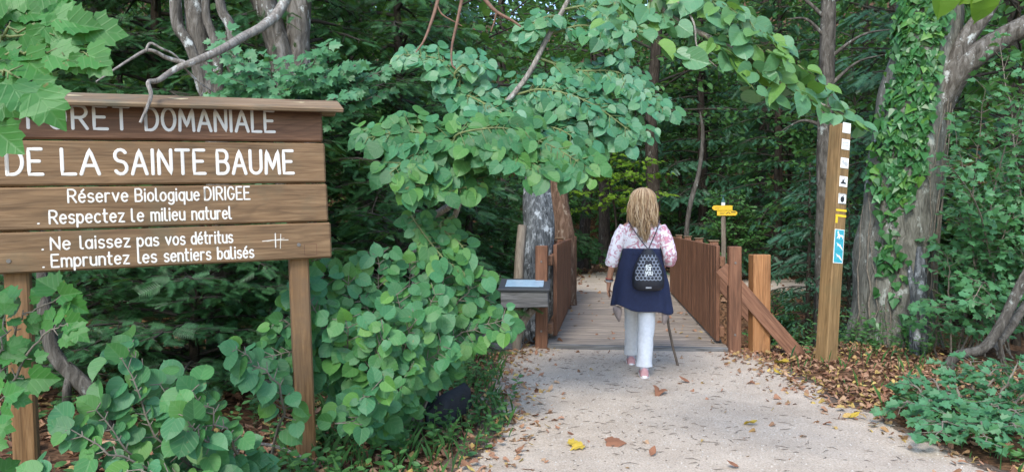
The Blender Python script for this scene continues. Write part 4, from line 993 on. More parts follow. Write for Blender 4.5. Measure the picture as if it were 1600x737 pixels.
# lichened trees behind the sign
m0 = base(345, 560, 6.6)
root, t = bare_tree('lichened_tree', 'gnarled lichen spotted multi stemmed tree behind the top of the big sign', 'tree', m0,
    [([m0, at(345, 400, 6.6), at(340, 190, 6.6), at(325, 130, 6.6), at(310, 60, 6.6), at(300, -60, 6.6), at(290, -350, 6.7)], [.14, .12, .10, .1, .1, .09, .05]),
     ([at(340, 190, 6.55), at(298, 75, 6.5), at(277, 35, 6.5), at(270, -60, 6.5), at(240, -300, 6.6)], [.05, .045, .05, .045, .02]),
     ([at(345, 195, 6.6), at(338, 75, 6.5), at(322, 20, 6.5), at(325, -80, 6.5)], [.05, .04, .035, .03]),
     ([at(375, 170, 6.5), at(362, 50, 6.5), at(345, 10, 6.5), at(335, -80, 6.5)], [.05, .045, .04, .03]),
     ([at(415, 190, 6.6), at(385, 150, 6.6), at(368, 120, 6.6), at(350, 60, 6.6)], [.07, .06, .05, .05])], M['bark_lichen'])
b = MB()
sticks(b, [at(520, -160, 5.2), at(446, 0, 4.6), at(415, 38, 4.4), at(380, 58, 4.2), at(345, 78, 4.0), at(300, 98, 3.85), at(286, 101, 3.82)], .034, .016, 8)
sticks(b, [at(290, 100, 3.83), at(268, 112, 3.78), at(247, 126, 3.7), at(232, 129, 3.66), at(236, 148, 3.62), at(230, 168, 3.58), at(219, 192, 3.55)], .0165, .007, 7)
sticks(b, [at(288, 98, 3.83), at(262, 91, 3.78), at(240, 80, 3.72), at(226, 80, 3.7), at(205, 92, 3.65), at(180, 108, 3.6), at(150, 128, 3.55)], .0125, .004, 7)
sticks(b, [at(228, 80, 3.7), at(235, 68, 3.72), at(252, 76, 3.74), at(275, 88, 3.8), at(300, 120, 3.9), at(335, 145, 4.0)], .008, .003, 6)
sticks(b, [at(286, 104, 3.82), at(300, 118, 3.9), at(318, 138, 3.95), at(314, 150, 3.95)], .006, .003, 5)
b.build('bare_branch', M['bark_pale'], root, True, origin=None).location = -m0
m0 = base(452, 560, 6.9)
root, t = bare_tree('ivy_hung_tree', 'leaning pale lichened trunk behind the right end of the sign roof', 'tree', m0, [([m0, at(455, 400, 6.9), at(448, 160, 6.9), at(437, 80, 6.9), at(415, 10, 6.9), at(395, -60, 6.9), at(360, -350, 7.0)], [.16, .14, .11, .11, .11, .1, .06]), ([at(470, 300, 7.0), at(465, 100, 7.0), at(468, 0, 7.0), at(470, -300, 7.1)], [.12, .12, .11, .07])], M['bark_lichen'])
# the fallen mossy bough low behind the left post
m0 = base(165, 640, 4.7)
bare_tree('mossy_bough', 'mossy grey leaning bough low behind the left sign post', 'bough', m0, [([m0, at(150, 625, 4.7), at(115, 585, 4.7), at(85, 550, 4.7), at(70, 480, 4.7), at(65, 420, 4.75)], [.06, .055, .05, .045, .04, .03]), ([at(105, 640, 4.7), at(104, 610, 4.65), at(108, 585, 4.68)], [.03, .025, .02])], M['bark_grey'])
# grey timber, charred stumps
m0 = base(690, 560, 7.6); m1 = base(806, 548, 7.9)
b = MB(); d = m1 - m0; box(b, (np.linalg.norm(d) + .1, .2, .30), tuple((m0 + m1) / 2 + np.array([0, .05, .22])), (0, 0, math.atan2(d[1], d[0])), .03, jit=.006)
tag(b.build('old_timber', M['greywood'], origin=tuple((m0 + m1) / 2)), 'grey weathered timber lying left of the lectern post', 'timber')
for px, py, Y, r, lab in ((683, 690, 4.75, .10, 'black charred log end, the taller one, on the leaf litter'), (632, 690, 4.8, .085, 'black charred log end, the smaller one under the lime leaves')):
    p = base(px, py, Y, 0); b = MB()
    rings = []
    for k, (a_, rr) in enumerate(((0, .75), (.02, .95), (.06, 1), (.3, .95), (.5, .9))):
        th = np.arange(18) * 2 * math.pi / 18; q = 1 + .12 * np.sin(3 * th + px) + .06 * np.sin(7 * th + k)
        rings.append(np.stack([r * rr * .85 * q * np.cos(th) + a_ * .25, np.full(18, a_) + .03 * np.sin(th), r * 1.15 * rr * q * np.sin(th) + r * .8 - .0], 1) + p)
    loft(b, rings); tag(b.build('charred_log', M['char'], smooth=True, origin=p), lab, 'log', 'black charred logs')

# ------------------------------------------------------------------ ivy covered tree at the right
m0 = base(1395, 548, 8.3)
root, t = bare_tree('ivy_clad_tree', 'thick forked tree at the right clad in green ivy, pale bark showing', 'tree', m0, 
    [([m0, at(1395, 500, 8.3), at(1398, 420, 8.3), at(1408, 320, 8.3), at(1420, 220, 8.3), at(1436, 120, 8.3), at(1450, 20, 8.3), at(1462, -150, 8.4), at(1470, -500, 8.6)], [.54, .43, .40, .39, .375, .355, .32, .26, .14])], M['bark_ivytree'], 26, .12)
b = MB()
for p, r in (([at(1425, 250, 8.3), at(1455, 185, 8.2), at(1500, 110, 8.0), at(1560, 62, 7.9), at(1640, 20, 7.8), at(1800, -80, 7.7)], [.14, .17, .125, .115, .10, .07]), ([at(1452, 190, 8.2), at(1478, 130, 8.05), at(1510, 60, 8.0), at(1545, 10, 7.95), at(1590, -80, 7.9), at(1620, -250, 7.9)], [.09, .1, .09, .085, .07, .04])):
    q = spline(p, 8) - m0; tube(b, q, np.interp(np.linspace(0, 1, len(q)), np.linspace(0, 1, len(r)), r), 12, lump=.12)
b.build('limb', M['bark_lichen'], root, True)
rg = np.random.default_rng(77)
axis = spline([m0, at(1395, 500, 8.3), at(1398, 420, 8.3), at(1408, 320, 8.3), at(1420, 220, 8.3), at(1436, 120, 8.3), at(1450, 20, 8.3), at(1462, -150, 8.4)], 10)
rads = np.interp(np.linspace(0, 1, len(axis)), np.linspace(0, 1, 8), [.54, .43, .40, .39, .375, .355, .32, .26])
b = MB()
for k in range(20):
    th = rg.uniform(-2.9, -.2) ; i0 = rg.integers(0, 12); i1 = min(len(axis) - 1, i0 + rg.integers(14, 50)); pts = []
    for i in range(i0, i1, 2):
        th += rg.normal(0, .07); pts.append(axis[i] + (rads[i] * 1.03 + .004) * np.array([math.cos(th), math.sin(th), 0]) - m0)
    if len(pts) > 3: tube(b, pts, np.linspace(rg.uniform(.005, .013), .004, len(pts)), 5)
b.build('ivy_stem', M['twig_grey'], root, True)
n = 6500; i = rg.integers(4, len(axis), n); zz = axis[i, 2]; th = rg.uniform(-math.pi, .35, n)
dens = .10 + .8 * sstep(1.3, 2.2, zz) - 1.2 * sstep(-1.75, -1.4, th) * (1 - .5 * sstep(3.3, 3.8, zz)) - .6 * sstep(-2.5, -2.85, th) * (1 - sstep(3.2, 3.8, zz)) + .35 * wob(th * 1.5, zz, 1.6)
m_ = rg.random(n) < dens; i, th = i[m_], th[m_]; out = np.stack([np.cos(th), np.sin(th), 0 * th], 1)
P = axis[i] + rg.normal(0, .03, (len(i), 3)) * [0, 0, 1] + out * (rads[i] * 1.04 + rg.uniform(.0, .055, len(i)))[:, None] - m0
D = norm(-UP + rg.normal(0, .45, (len(i), 3)) + out * .25); N = norm(out + UP * .55 + rg.normal(0, .3, (len(i), 3)))
b = MB(); scatter(b, 'ivy', P, D, N, rg.uniform(.05, .125, len(i))); b.build('ivy', M['ivy'], root)
# broken stump with lichen, leaning lichened trunk
m0 = base(1436, 520, 7.6)
bare_tree('broken_stump', 'narrow splintered grey stump with pale lichen right of the ivy clad tree', 'stump', m0, [([m0, at(1436, 470, 7.6), at(1438, 420, 7.6), at(1436, 385, 7.6)], [.09, .075, .06, .02]), ([m0 + [-.04, -.06, 0], at(1428, 470, 7.5), at(1423, 430, 7.5), at(1422, 415, 7.5)], [.05, .035, .03, .01])], M['moss_rock'])
m0 = base(1472, 580, 6.4)
bare_tree('leaning_tree', 'pale lichened trunk bent along the ground and rising to the right edge', 'tree', m0, [([m0, at(1490, 560, 6.3), at(1535, 545, 6.2), at(1562, 510, 6.2), at(1585, 465, 6.2), at(1610, 420, 6.2), at(1660, 340, 6.2), at(1690, 200, 6.3), at(1700, 20, 6.4), at(1720, -150, 6.5)], [.055, .042, .04, .042, .044, .042, .04, .034, .024, .008]), ([at(1550, 545, 6.3), at(1580, 510, 6.35), at(1600, 480, 6.4), at(1640, 430, 6.4), at(1720, 330, 6.5), at(1780, 180, 6.6)], [.04, .036, .032, .03, .022, .006]), ([at(1578, 590, 6.2), at(1568, 560, 6.2), at(1562, 530, 6.2)], [.014, .014, .014])], M['bark_grey'])

# ------------------------------------------------------------------ field maples
def shrub(name, label, cat, loc, axes, leafm, kind, seed, size, tw_sp, tw_len, leaf_sp, group=None, r=.012, twr=.003, twigm='twig_grey', **kw):
    rg = np.random.default_rng(seed); root = empty(name, loc, label, cat, group=group); o = np.array(loc, float)
    L = Leaves(); b = MB()
    for ax in axes:
        q = spline(np.array(ax) - o, 6); q[1:-1] += rg.normal(0, .008, q[1:-1].shape); tube(b, q, np.linspace(r, r * .25, len(q)), 6, lump=.06)
        grow(L, q, rg, kw.get('nrm', UP), tw_sp, tw_len, kw.get('ang', 55), leaf_sp, size, kw.get('droop', .3), kw.get('start', .12), kw.get('up', .6), kw.get('face', .55), kw.get('side', .8), kw.get('hang', .3), kw.get('prof', (.6, 1, .4)), kw.get('jit', .35), petiole=kw.get('petiole', .3))
    twigs(b, L, twr, 4); b.build('stems', M[twigm], root, True)
    c = MB(); scatter(c, kind, *L.arr(), seed=seed); c.build('crown' if cat == 'tree' else 'foliage', leafm, root)
    return root
g0 = base(1545, 560, 7.4); ax = []
rg = np.random.default_rng(3)
for px, py in ((1470, 470), (1480, 400), (1500, 330), (1460, 380), (1480, 250), (1560, 420), (1580, 330), (1560, 250), (1490, 190), (1600, 180), (1650, 260), (1660, 400), (1620, 110), (1540, 140), (1700, 150), (1600, 480), (1520, 470), (1640, 30), (1560, 60), (1500, 440), (1560, 350)):
    Y = 7.4 + rg.uniform(-1.0, .5); e_ = at(px, py, Y); s_ = g0 + rg.normal(0, .2, 3) * [1, 1, 0]
    mid = s_ * .45 + e_ * .55 + UP * rg.uniform(.1, .45); ax.append([s_, mid, e_])
shrub('field_maple', 'dense field maple thicket with small lobed leaves right of the ivy clad tree', 'tree', g0, ax, M['fieldmaple'], 'fmaple', 13, .085, .11, .42, .05, start=.3, face=.55, jit=.4)
g0 = base(1520, 690, 4.9); ax = []
for px, py, Y in ((1400, 600, 5.3), (1390, 640, 4.9), (1440, 590, 5.5), (1480, 570, 5.5), (1520, 560, 5.4), (1560, 570, 5.2), (1600, 560, 5.0), (1640, 600, 4.8), (1430, 640, 5.0), (1470, 620, 5.0), (1480, 690, 4.5), (1520, 640, 4.8), (1560, 640, 4.7), (1600, 650, 4.5), (1460, 720, 4.3), (1540, 720, 4.2), (1600, 720, 4.2), (1660, 700, 4.4)):
    e_ = at(px, py, Y); e_[2] = max(e_[2], .12); s_ = g0 * .6 + e_ * .4; s_[2] = 0; ax.append([s_, s_ * .5 + e_ * .5 + UP * .1, e_])
shrub('low_field_maple', 'low spreading field maple bush with pale lobed leaves at the path edge', 'bush', g0, ax, M['fieldmaple_low'], 'fmaple', 14, .072, .07, .22, .04, face=.45, up=.8, start=.25, jit=.35)
g0 = base(420, 560, 6.1); ax = []
for px, py in ((330, 110), (360, 80), (420, 95), (470, 100), (520, 110), (560, 130), (450, 140), (500, 80), (380, 130), (560, 100), (530, 150), (340, 150), (400, 155), (600, 110), (590, 150), (480, 150), (350, 60), (545, 110)):
    Y = 5.7 + rg.uniform(-.3, .2); e_ = at(px, py, Y); s_ = at(440, 220, 6.1); ax.append([s_, s_ * .5 + e_ * .5 + UP * .08, e_])
ax.append([g0, at(425, 400, 6.1), at(440, 220, 6.1)])
shrub('young_field_maple', 'young field maple with lobed green leaves above the sign roof', 'tree', g0, ax, M['fieldmaple_low'], 'fmaple', 15, .085, .07, .28, .04, start=.3, face=.9, jit=.3, nrm=norm(np.array([0, -.6, .8])))

# ------------------------------------------------------------------ lime tree and lime bushes (large heart shaped leaves)
SHEET = norm(np.array([.05, -.75, .62]))
g0 = base(662, 650, 5.2)
lime = empty('lime_tree', g0, 'lime tree with layered sprays of large heart shaped leaves over the bridge entrance', 'tree')
b = MB()
sticks(b, [g0, at(652, 520, 5.1), at(650, 400, 5.0), at(662, 348, 5.0), at(690, 330, 5.0), at(712, 312, 5.0), at(728, 272, 5.0), at(760, 200, 5.1), at(822, 122, 5.2), at(855, 60, 5.25), at(888, 0, 5.3), at(960, -140, 5.1), at(1000, -300, 4.6), at(990, -290, 4.0)], .030, .013, 8)
sticks(b, [at(672, 420, 5.15), at(690, 370, 5.1), at(711, 336, 5.05), at(724, 290, 5.0)], .018, .02, 7)
sticks(b, [at(1000, -300, 4.6), at(960, -200, 3.6), at(985, -60, 3.25), at(1040, 20, 3.1), at(1150, 80, 3.0), at(1240, 140, 2.95), at(1325, 182, 2.9)], .02, .004, 7)
sticks(b, [at(985, -60, 3.2), at(1075, 20, 3.0), at(1090, 75, 2.95), at(1120, 105, 2.95)], .006, .002, 6)
tr_ = b.build('trunk', M['bark_pale'], lime, True); tr_.location = -g0
A = [([at(728, 272, 5.0), at(690, 225, 4.8), at(640, 205, 4.7), at(575, 215, 4.65)], .26), ([at(728, 272, 5.0), at(690, 250, 4.75), at(650, 240, 4.6), at(610, 270, 4.5)], .20),
     ([at(728, 272, 5.0), at(765, 225, 4.8), at(840, 220, 4.7), at(920, 262, 4.6)], .24), ([at(740, 250, 4.9), at(790, 235, 4.6), at(850, 265, 4.5)], .2), ([at(735, 260, 5.0), at(710, 215, 4.7), at(770, 200, 4.6), at(820, 205, 4.6)], .22), ([at(728, 272, 5.0), at(700, 268, 4.7), at(660, 290, 4.6), at(640, 300, 4.6)], .12), ([at(728, 272, 5.0), at(745, 285, 4.8), at(700, 300, 4.6)], .1), ([at(711, 336, 5.05), at(688, 352, 4.9), at(716, 378, 4.8), at(728, 392, 4.8)], .09), ([at(728, 272, 5.0), at(695, 285, 4.7), at(640, 292, 4.5), at(632, 300, 4.5)], .09), ([at(662, 348, 5.0), at(645, 340, 4.8), at(690, 400, 4.7), at(725, 425, 4.7)], .1)]
B_ = [([at(800, 150, 5.2), at(850, 140, 5.1), at(920, 160, 5.0), at(985, 205, 4.95)], .22), ([at(790, 170, 5.1), at(830, 190, 5.0), at(880, 205, 4.9), at(915, 232, 4.9)], .18), ([at(768, 190, 5.1), at(800, 150, 5.2), at(880, 145, 5.2), at(945, 172, 5.1), at(992, 212, 5.0)], .3), ([at(790, 165, 5.2), at(860, 175, 5.1), at(910, 200, 5.0), at(940, 225, 5.0)], .24), ([at(768, 190, 5.1), at(730, 150, 5.1), at(790, 180, 5.0), at(860, 220, 4.9)], .2),
      ([at(768, 190, 5.1), at(730, 140, 5.2), at(690, 95, 5.2), at(630, 85, 5.2)], .24), ([at(750, 170, 5.2), at(710, 120, 5.1), at(740, 95, 5.1), at(765, 110, 5.1)], .15),
      ([at(838, 90, 5.25), at(900, 110, 5.3), at(970, 115, 5.2), at(1035, 170, 5.1)], .24), ([at(858, 55, 5.3), at(910, 40, 5.3), at(955, 55, 5.2), at(975, 90, 5.2)], .16), ([at(880, 15, 5.3), at(930, 10, 5.3), at(970, 40, 5.2)], .2), ([at(875, 25, 5.3), at(845, 30, 5.2), at(815, 55, 5.2)], .13)]
C_ = [([at(985, -60, 3.25), at(1040, 20, 3.1), at(1150, 80, 3.0), at(1240, 140, 2.95), at(1335, 185, 2.9)], .17), ([at(1000, -40, 3.2), at(1080, -10, 3.1), at(1150, 15, 3.0), at(1205, 60, 2.95)], .17), ([at(985, -60, 3.25), at(960, 10, 3.1), at(1000, 50, 3.0), at(1060, 80, 2.95)], .13), ([at(1100, 50, 3.05), at(1180, 70, 2.95), at(1260, 110, 2.9), at(1300, 150, 2.9)], .1), ([at(1130, 70, 3.0), at(1160, 120, 2.9), at(1200, 150, 2.9)], .07), ([at(960, -200, 3.6), at(1200, -190, 3.0), at(1380, -90, 2.6), at(1470, -25, 2.5)], .0), ([at(1380, -90, 2.6), at(1500, -60, 2.5), at(1540, -20, 2.5)], .0)]
rg = np.random.default_rng(101); L0 = Leaves(); L1 = Leaves(); L2 = Leaves(); L3 = Leaves(); tb_ = MB(); tb3 = MB()
for p, w in A: grow(L0, spline(p, 8), rg, SHEET, .046, w * .88, 58, .034, .088, .5, .08, .75, .45, .75, .45, (.75, 1, .5), .24, petiole=.2)
for p, w in B_: grow(L1, spline(p, 8), rg, SHEET, .042, w * .88, 58, .031, .076, .5, .1, .75, .45, .75, .45, (.75, 1, .5), .26, petiole=.2)
for p, w in C_:
  if w: grow(L2, spline(p, 8), rg, norm(np.array([0, -.3, .95])), .042, w * 1.0, 45, .040, .070, .6, .06, .7, .5, .8, .35, (1, .9, .45), .4, petiole=.25)
for p, w in C_[-2:]: q = spline(p, 8); tube(tb3, q, np.linspace(.009, .003, len(q)), 5); L3.add(q[-1:], np.array([[.1, .2, -1.]]), np.array([[.1, -1, .3]]), np.array([.11])); L3.add(q[-3:-2], np.array([[-.6, .2, -.8]]), np.array([[.3, -1, .5]]), np.array([.09]))
for p, w in A + B_: q = spline(p, 8); tube(tb_, q, np.linspace(.011, .003, len(q)), 5)
twigs(tb_, L0, .0035, 4); twigs(tb_, L1, .0035, 4); twigs(tb_, L2, .0022, 4)
o = tb_.build('twigs', M['twig_green'], tr_, True)
b = MB(); scatter(b, 'heart', *L0.arr(), seed=4); b.build('lower_crown', M['lime2'], lime).location = -g0
b = MB(); scatter(b, 'heart', *L1.arr(), seed=5); b.build('crown', M['lime'], lime).location = -g0
b = MB(); scatter(b, 'heart', *L2.arr(), seed=6); b.build('overhead_spray', M['lime3'], lime).location = -g0
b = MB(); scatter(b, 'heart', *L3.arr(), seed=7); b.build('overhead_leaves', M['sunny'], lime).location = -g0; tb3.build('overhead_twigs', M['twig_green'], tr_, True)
b = MB()
for p, r in (([at(700, -60, 3.9), at(682, 10, 3.9), at(672, 40, 3.88), at(662, 65, 3.85), at(650, 82, 3.85)], .011), ([at(682, 5, 3.9), at(690, 22, 3.9), at(706, 32, 3.9), at(722, 41, 3.9)], .006), ([at(735, -60, 3.9), at(722, 0, 3.9), at(712, 45, 3.9), at(706, 75, 3.9), at(706, 100, 3.88), at(712, 108, 3.88)], .010),
             ([at(735, -30, 3.7), at(758, 0, 3.7), at(775, 18, 3.7), at(800, 32, 3.7), at(814, 42, 3.7)], .013), ([at(776, 18, 3.7), at(772, 35, 3.7), at(767, 50, 3.7)], .006)):
    q = spline(p, 6); tube(b, q, np.linspace(r, r * .35, len(q)), 6, lump=.2)
q = spline([at(1000, -300, 4.6), at(900, -280, 4.2), at(800, -140, 3.85), at(720, -75, 3.85), at(690, -30, 3.9)], 8); tube(b, q, np.linspace(.018, .01, len(q)), 6)
b.build('dead_twig', M['twig'], tr_, True)

def lime_bush(name, label, loc, axes, seed, size, tw, sp=.06, leafm='lime2', twsp=.085, **kw):
    kw = dict(nrm=SHEET, up=.7, face=.5, hang=.5, jit=.28, droop=.5, prof=(.8, 1, .55), petiole=.25, start=.15) | kw
    return shrub(name, label, 'bush', loc, axes, M[leafm], 'heart', seed, size, twsp, tw, sp, r=.009, **kw)
g0 = base(650, 690, 4.75)
ends = [((560, 520), (545, 430), 4.5), ((530, 500), (500, 425), 4.5), ((600, 500), (590, 400), 4.6), ((640, 500), (640, 410), 4.7), ((680, 500), (700, 400), 4.8), ((690, 520), (740, 430), 4.8), ((700, 540), (785, 500), 4.7), ((700, 510), (765, 460), 4.9), ((520, 540), (440, 500), 4.2), ((500, 560), (400, 560), 4.05), ((540, 560), (470, 450), 4.3), ((560, 590), (540, 500), 4.2), ((580, 600), (600, 520), 4.1), ((620, 590), (650, 500), 4.2), ((580, 640), (550, 660), 3.8), ((590, 640), (580, 610), 3.8), ((640, 600), (690, 540), 4.3), ((620, 620), (640, 580), 4.1), ((620, 560), (560, 460), 4.5), ((640, 560), (620, 460), 4.4), ((650, 540), (680, 460), 4.5)]
ax = []
for m_, e_, Y in ends:
    e3 = at(*e_, Y); m3 = at(*m_, Y * .6 + 4.75 * .4) ; ax.append([g0 + rng.normal(0, .06, 3) * [1, 1, 0], m3, e3])
lime_bush('lime_bush', 'large leafy lime bush between the right sign post and the lectern', g0, ax, 23, .083, .17, sp=.036, start=.4, twsp=.05)
g0 = base(420, 760, 3.9); ax = []
for m_, e_, Y in (((370, 700), (300, 610), 3.0), ((240, 730), (150, 640), 2.9), ((330, 680), (200, 545), 3.2), ((330, 690), (250, 600), 3.1), ((280, 720), (190, 560), 3.0), ((330, 700), (290, 650), 2.9), ((250, 740), (110, 670), 2.8), ((300, 750), (200, 735), 2.7), ((440, 620), (370, 545), 3.5), ((160, 770), (60, 740), 2.7)):
    ax.append([g0 + rng.normal(0, .06, 3) * [1, 1, 0], at(*m_, Y + .15), at(*e_, Y)])
lime_bush('lime_sapling', 'low lime sapling with round pale green leaves in front of the sign posts', g0, ax, 29, .082, .10, sp=.043, start=.42, twsp=.05)
# bare pale stem at the foot of the sign
p0 = base(478, 700, 4.0); b = MB(); sticks(b, [base(500, 700, 4.0, 0), at(440, 700, 3.95), at(400, 692, 3.9), at(360, 690, 3.85), at(330, 683, 3.8)], .011, .006, 6); sticks(b, [at(385, 691, 3.88), at(370, 705, 3.85), at(345, 722, 3.8)], .007, .003, 5)
tag(b.build('fallen_branch', M['bark_pale'], smooth=True), 'thin pale fallen branch between the two sign posts', 'branch')
# maples at the left edge
g0 = np.array([-2.35, 2.75, 0.]); ax = []
for p in ([(-90, 300, 2.6), (-120, 90, 2.55), (-40, 40, 2.5), (40, 20, 2.5)], [(-120, 90, 2.55), (-30, 60, 2.5), (50, 60, 2.45), (110, 40, 2.45)], [(-110, 120, 2.5), (-30, 100, 2.45), (50, 80, 2.4), (135, 85, 2.4)], [(-110, 150, 2.5), (-40, 130, 2.4), (10, 110, 2.35), (50, 130, 2.35)], [(-110, 180, 2.5), (-80, 160, 2.4), (-50, 170, 2.35), (-25, 185, 2.35)], [(-120, 60, 2.55), (-50, 0, 2.5), (20, -20, 2.5), (70, -10, 2.5)], [(-110, 90, 2.5), (-40, 90, 2.5), (30, 50, 2.45), (90, 30, 2.45)]):
    ax.append([at(*q) for q in p])
ax.append([g0, at(-160, 500, 2.7), at(-140, 250, 2.6), at(-120, 80, 2.55)])
shrub('maple_tree', 'maple branch with broad lobed green leaves hanging over the left end of the sign', 'tree', g0, ax, M['maple'], 'maple', 33, .098, .09, .10, .068, nrm=norm(np.array([.1, -.85, .5])), up=.7, face=.6, hang=.6, jit=.2, droop=.4, start=.3, petiole=.3, twigm='twig_green', r=.009)
g0 = np.array([-2.2, 3.15, 0.]); ax = []
for p in ([(-30, 690, 3.1), (10, 560, 3.1), (40, 490, 3.05), (95, 462, 3.05)], [(-30, 690, 3.1), (20, 600, 3.05), (70, 520, 3.0), (105, 505, 3.0)], [(-30, 690, 3.1), (0, 560, 3.0), (8, 490, 3.0)], [(-40, 730, 3.0), (-20, 660, 2.8), (10, 620, 2.75)]):
    ax.append([at(*q) for q in p])
ax.append([g0, at(-30, 690, 3.1)])
shrub('maple_sapling', 'maple sapling with lobed leaves against the left sign post', 'bush', g0, ax, M['maple'], 'maple', 37, .085, .085, .09, .062, nrm=norm(np.array([.1, -.85, .5])), up=.7, face=.6, hang=.55, jit=.22, droop=.4, start=.3, petiole=.3, twigm='twig_grey', r=.008)

# ------------------------------------------------------------------ ground cover, dead leaves, gravel bits
rg = np.random.default_rng(9)
def scat(n, x0, x1, y0, y1, edge=.35, deep=0.02):
    x = rg.uniform(x0, x1, n); y = rg.uniform(y0, y1, n); d = pathdist(x, y)
    pr = np.where(d > 0, 1, np.exp(d / edge * 3)) + deep; m = rg.random(n) < pr; return x[m], y[m]
b = MB()
for n, x0, x1, y0, y1, s0, s1, e_, dp in ((4200, 1.9, 4.6, 5.4, 8.5, .03, .058, .4, .0), (900, 1.9, 4.2, 3.6, 5.6, .03, .065, .3, 0), (2600, -1.6, .4, 3.4, 8.2, .028, .065, .6, 0), (1100, -.5, .6, 3.2, 8.0, .025, .05, .45, 0), (2600, -4.5, -.4, 2.8, 8, .04, .09, .3, 0), (700, -.1, 2.6, 7.3, 8.0, .025, .05, .3, .05), (5200, -3, 13, 13.4, 27, .06, .12, .9, .05), (2500, -2.5, 5.5, 8, 13.5, .05, .1, .3, 0), (55, 0, 2.4, 3.5, 7.8, .025, .05, .2, 1)):
    x, y = scat(n, x0, x1, y0, y1, e_, dp)
    s = (x - B0[0]) * BD[0] + (y - B0[1]) * BD[1]; l = np.abs((x - B0[0]) * BP[0] + (y - B0[1]) * BP[1])
    ok = ~((s > -.1) & (s < 6.1) & (l < 1.0)) ; x, y = x[ok], y[ok]; k = len(x)
    P = np.stack([x, y, terrain(x, y) + np.where(pathdist(x, y) < 0, .018, .005) + rg.uniform(0, .025, k) * (pathdist(x, y) > -.1)], 1)
    an = rg.uniform(0, 6.28, k); D = np.stack([np.cos(an), np.sin(an), rg.normal(0, .25, k)], 1)
    scatter(b, 'litter', P, D, UP + rg.normal(0, .38, (k, 3)), rg.uniform(s0, s1, k), seed=n)
k = 90; s = rg.uniform(.1, 5.9, k); l = rg.uniform(-.85, .85, k) ** 1; l = np.sign(l) * np.abs(l) ** .6 * .95; xy = B0 + s[:, None] * BD + l[:, None] * BP; an = rg.uniform(0, 6.28, k)
scatter(b, 'litter', np.column_stack([xy, np.full(k, .066)]), np.stack([np.cos(an), np.sin(an), 0 * an], 1), UP + rg.normal(0, .3, (k, 3)), rg.uniform(.03, .07, k))
tag(b.build('leaf_litter', M['litter']), 'orange brown dead leaves along both edges of the path', 'leaf litter', kind='stuff')
# single leaves lying on the gravel
for i, (px, py, s, m, lab) in enumerate(((948, 697, .10, 'brownleaf', 'large curled brown leaf on the gravel near the bottom of the path'), (1177, 668, .07, 'yellowleaf', 'small yellow leaf alone in the middle of the gravel'), (910, 703, .07, 'yellowleaf', 'yellow leaf just left of the large curled brown leaf'), (888, 697, .065, 'yellowleaf', 'pale yellow leaf left of the other yellow leaf on the gravel'), (1017, 716, .06, 'brownleaf', 'small orange brown leaf on the lower middle gravel'), (1155, 733, .065, 'brownleaf', 'brown leaf at the bottom edge of the gravel'), (1215, 570, .11, 'yellowleaf', 'yellow leaf at the litter edge below the diagonal brace'), (1212, 587, .08, 'yellowleaf', 'yellow leaf lying just below another at the litter edge'), (1078, 600, .08, 'brownleaf', 'brown leaf on the gravel right of the woman\'s feet'), (1030, 617, .1, 'brownleaf', 'flat brown leaf on the gravel below the stick'), (1325, 657, .07, 'yellowleaf', 'yellow leaf on the gravel below the trail post'), (1300, 668, .06, 'brownleaf', 'brown leaf beside the yellow leaf below the trail post'))):
    x = (px - 800) / F; yv = (368.5 - py) / F; d = np.array([x, math.cos(PITCH) + yv * math.sin(PITCH), -math.sin(PITCH) + yv * math.cos(PITCH)]); p = np.array([0, 0, CAMZ]) - d * CAMZ / d[2]
    p[2] = float(pz(p[0], p[1])) + .012; b = MB(); an = i * 1.9
    scatter(b, 'maple' if i in (0, 6) else 'litter', p[None], np.array([[math.cos(an), math.sin(an) * .6, .1]]), np.array([[.2, -.3, 1]]), np.array([s * 1.2]), seed=i)
    tag(b.build('fallen_leaf', M[m], origin=p), lab, 'leaf', 'single leaves on the gravel')
b = MB(); n = 1300; x = rg.uniform(-.3, 2.7, n); y = 3.2 + 4.8 * rg.random(n) ** .8; m_ = (pathdist(x, y) < 0) & (rg.random(n) < .35 + .65 * np.exp(-np.abs(x - .5)))
x, y = x[m_], y[m_]
for xi, yi in zip(x, y):
    an = rg.normal(.2, .7); ln = rg.gamma(2.2, .008); z = float(pz(xi, yi)) + .004; d = np.array([math.cos(an), math.sin(an), 0]) * ln; bend = np.array([-d[1], d[0], 0]) * rg.normal(0, .25)
    tube(b, [np.array([xi, yi, z]) - d, np.array([xi, yi, z + .002]) + bend, np.array([xi, yi, z]) + d], [.001, .0022, .001], 4, cap=False)
tag(b.build('twig_debris', M['debris']), 'dark twig bits and needles strewn over the gravel', 'debris', kind='stuff')
b = MB(); n = 9000; x = rg.uniform(-.5, 3.2, n); y = 3.0 + 4.6 * rg.random(n) ** 1.4; m_ = pathdist(x, y) < .05; x, y = x[m_], y[m_]; n = len(x)
OCT = np.array([(1, 0, 0), (-1, 0, 0), (0, 1, 0), (0, -1, 0), (0, 0, 1.)]); OF = np.array([0, 2, 4, 2, 1, 4, 1, 3, 4, 3, 0, 4])
S = rg.uniform(.002, .0065, n); rot = rg.uniform(0, 6.28, n); sc3 = rg.uniform(.7, 1.3, (n, 5, 1))
V = OCT[None] * S[:, None, None] * sc3; V = np.stack([V[..., 0] * np.cos(rot)[:, None] - V[..., 1] * np.sin(rot)[:, None], V[..., 0] * np.sin(rot)[:, None] + V[..., 1] * np.cos(rot)[:, None], V[..., 2] * .8], -1)
V = V + np.stack([x, y, pz(x, y)], 1)[:, None]
b.raw(V.reshape(-1, 3), (OF[None] + np.arange(n)[:, None] * 5).ravel(), np.full(n * 4, 3)); pm = leaf_mat('gravel_stone', [(.18, .16, .14), (.4, .37, .34), (.55, .52, .49), (.28, .24, .2)], .9, 0)
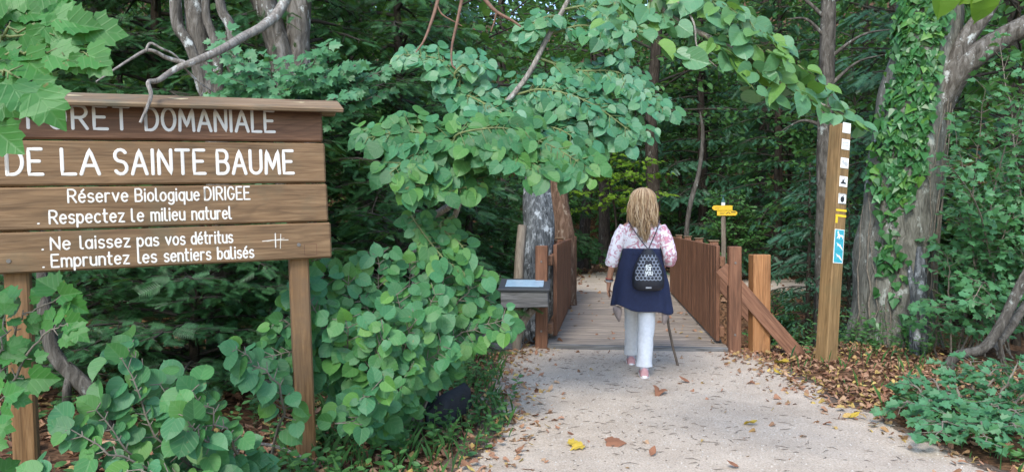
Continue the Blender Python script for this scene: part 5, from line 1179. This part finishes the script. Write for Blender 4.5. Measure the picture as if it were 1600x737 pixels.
tag(b.build('gravel_stones', pm), 'small pale stones of the gravel path', 'gravel', kind='stuff')
# herbs
L = Leaves()
for n, x0, x1, y0, y1, h in ((170, -1.2, .05, 3.3, 6.5, .16), (55, 2.9, 4.6, 7.3, 8.3, .3), (150, -1.6, -.3, 4.2, 7.4, .2), (120, 2.7, 3.8, 3.6, 5.5, .14), (150, -3.6, -1.0, 3.2, 6, .2), (60, 0.0, 4.5, 14.5, 24, .25), (110, 3.4, 5.0, 7.5, 8.9, .42)):
    x, y = scat(n, x0, x1, y0, y1, .12, 0)
    for xi, yi in zip(x, y):
        z = float(terrain(xi, yi)); hh = h * rg.uniform(.4, 1.2); k = rg.integers(5, 11); t = np.linspace(.25, 1, k); an = rg.uniform(0, 6.28) + np.arange(k) * 2.4
        lean_ = rg.normal(0, .3, 2); P = np.stack([xi + lean_[0] * t * hh, yi + lean_[1] * t * hh, z + t * hh], 1)
        D = np.stack([np.cos(an), np.sin(an), np.full(k, .35)], 1); L.add(P, D, norm(UP + OPEN * .3 + rg.normal(0, .2, (k, 3))), rg.uniform(.03, .07, k)); L.tw.append((np.array([xi, yi, z - .01]), P[k // 2], P[-1]))
b = MB(); scatter(b, 'oval', *L.arr()); twigs(b, L, .002, 3)
# grass blades
n = 900; x, y = scat(n, -1.3, .1, 3.2, 7.5, .1, 0); x2, y2 = scat(220, 2.5, 4.5, 3.5, 8.2, .1, 0); x, y = np.r_[x, x2], np.r_[y, y2]; k = len(x); an = rg.uniform(0, 6.28, k)
D = np.stack([np.cos(an) * .5, np.sin(an) * .5, np.ones(k)], 1); b2 = SH['oval']; 
P = np.stack([x, y, terrain(x, y)], 1); ln = rg.uniform(.06, .2, k); sd = np.stack([-np.sin(an), np.cos(an), 0 * an], 1) * .003; tip = P + norm(D) * ln[:, None]; md_ = P + norm(D + UP) * (ln * .55)[:, None]
V = np.stack([P - sd, P + sd, md_ + sd * .8, tip, md_ - sd * .8], 1); b.raw(V.reshape(-1, 3), (np.array([0, 1, 2, 3, 4])[None] + np.arange(k)[:, None] * 5).ravel(), np.full(k, 5))
tag(b.build('undergrowth', M['herb']), 'low green herbs and grass along the path edges', 'undergrowth', kind='stuff')
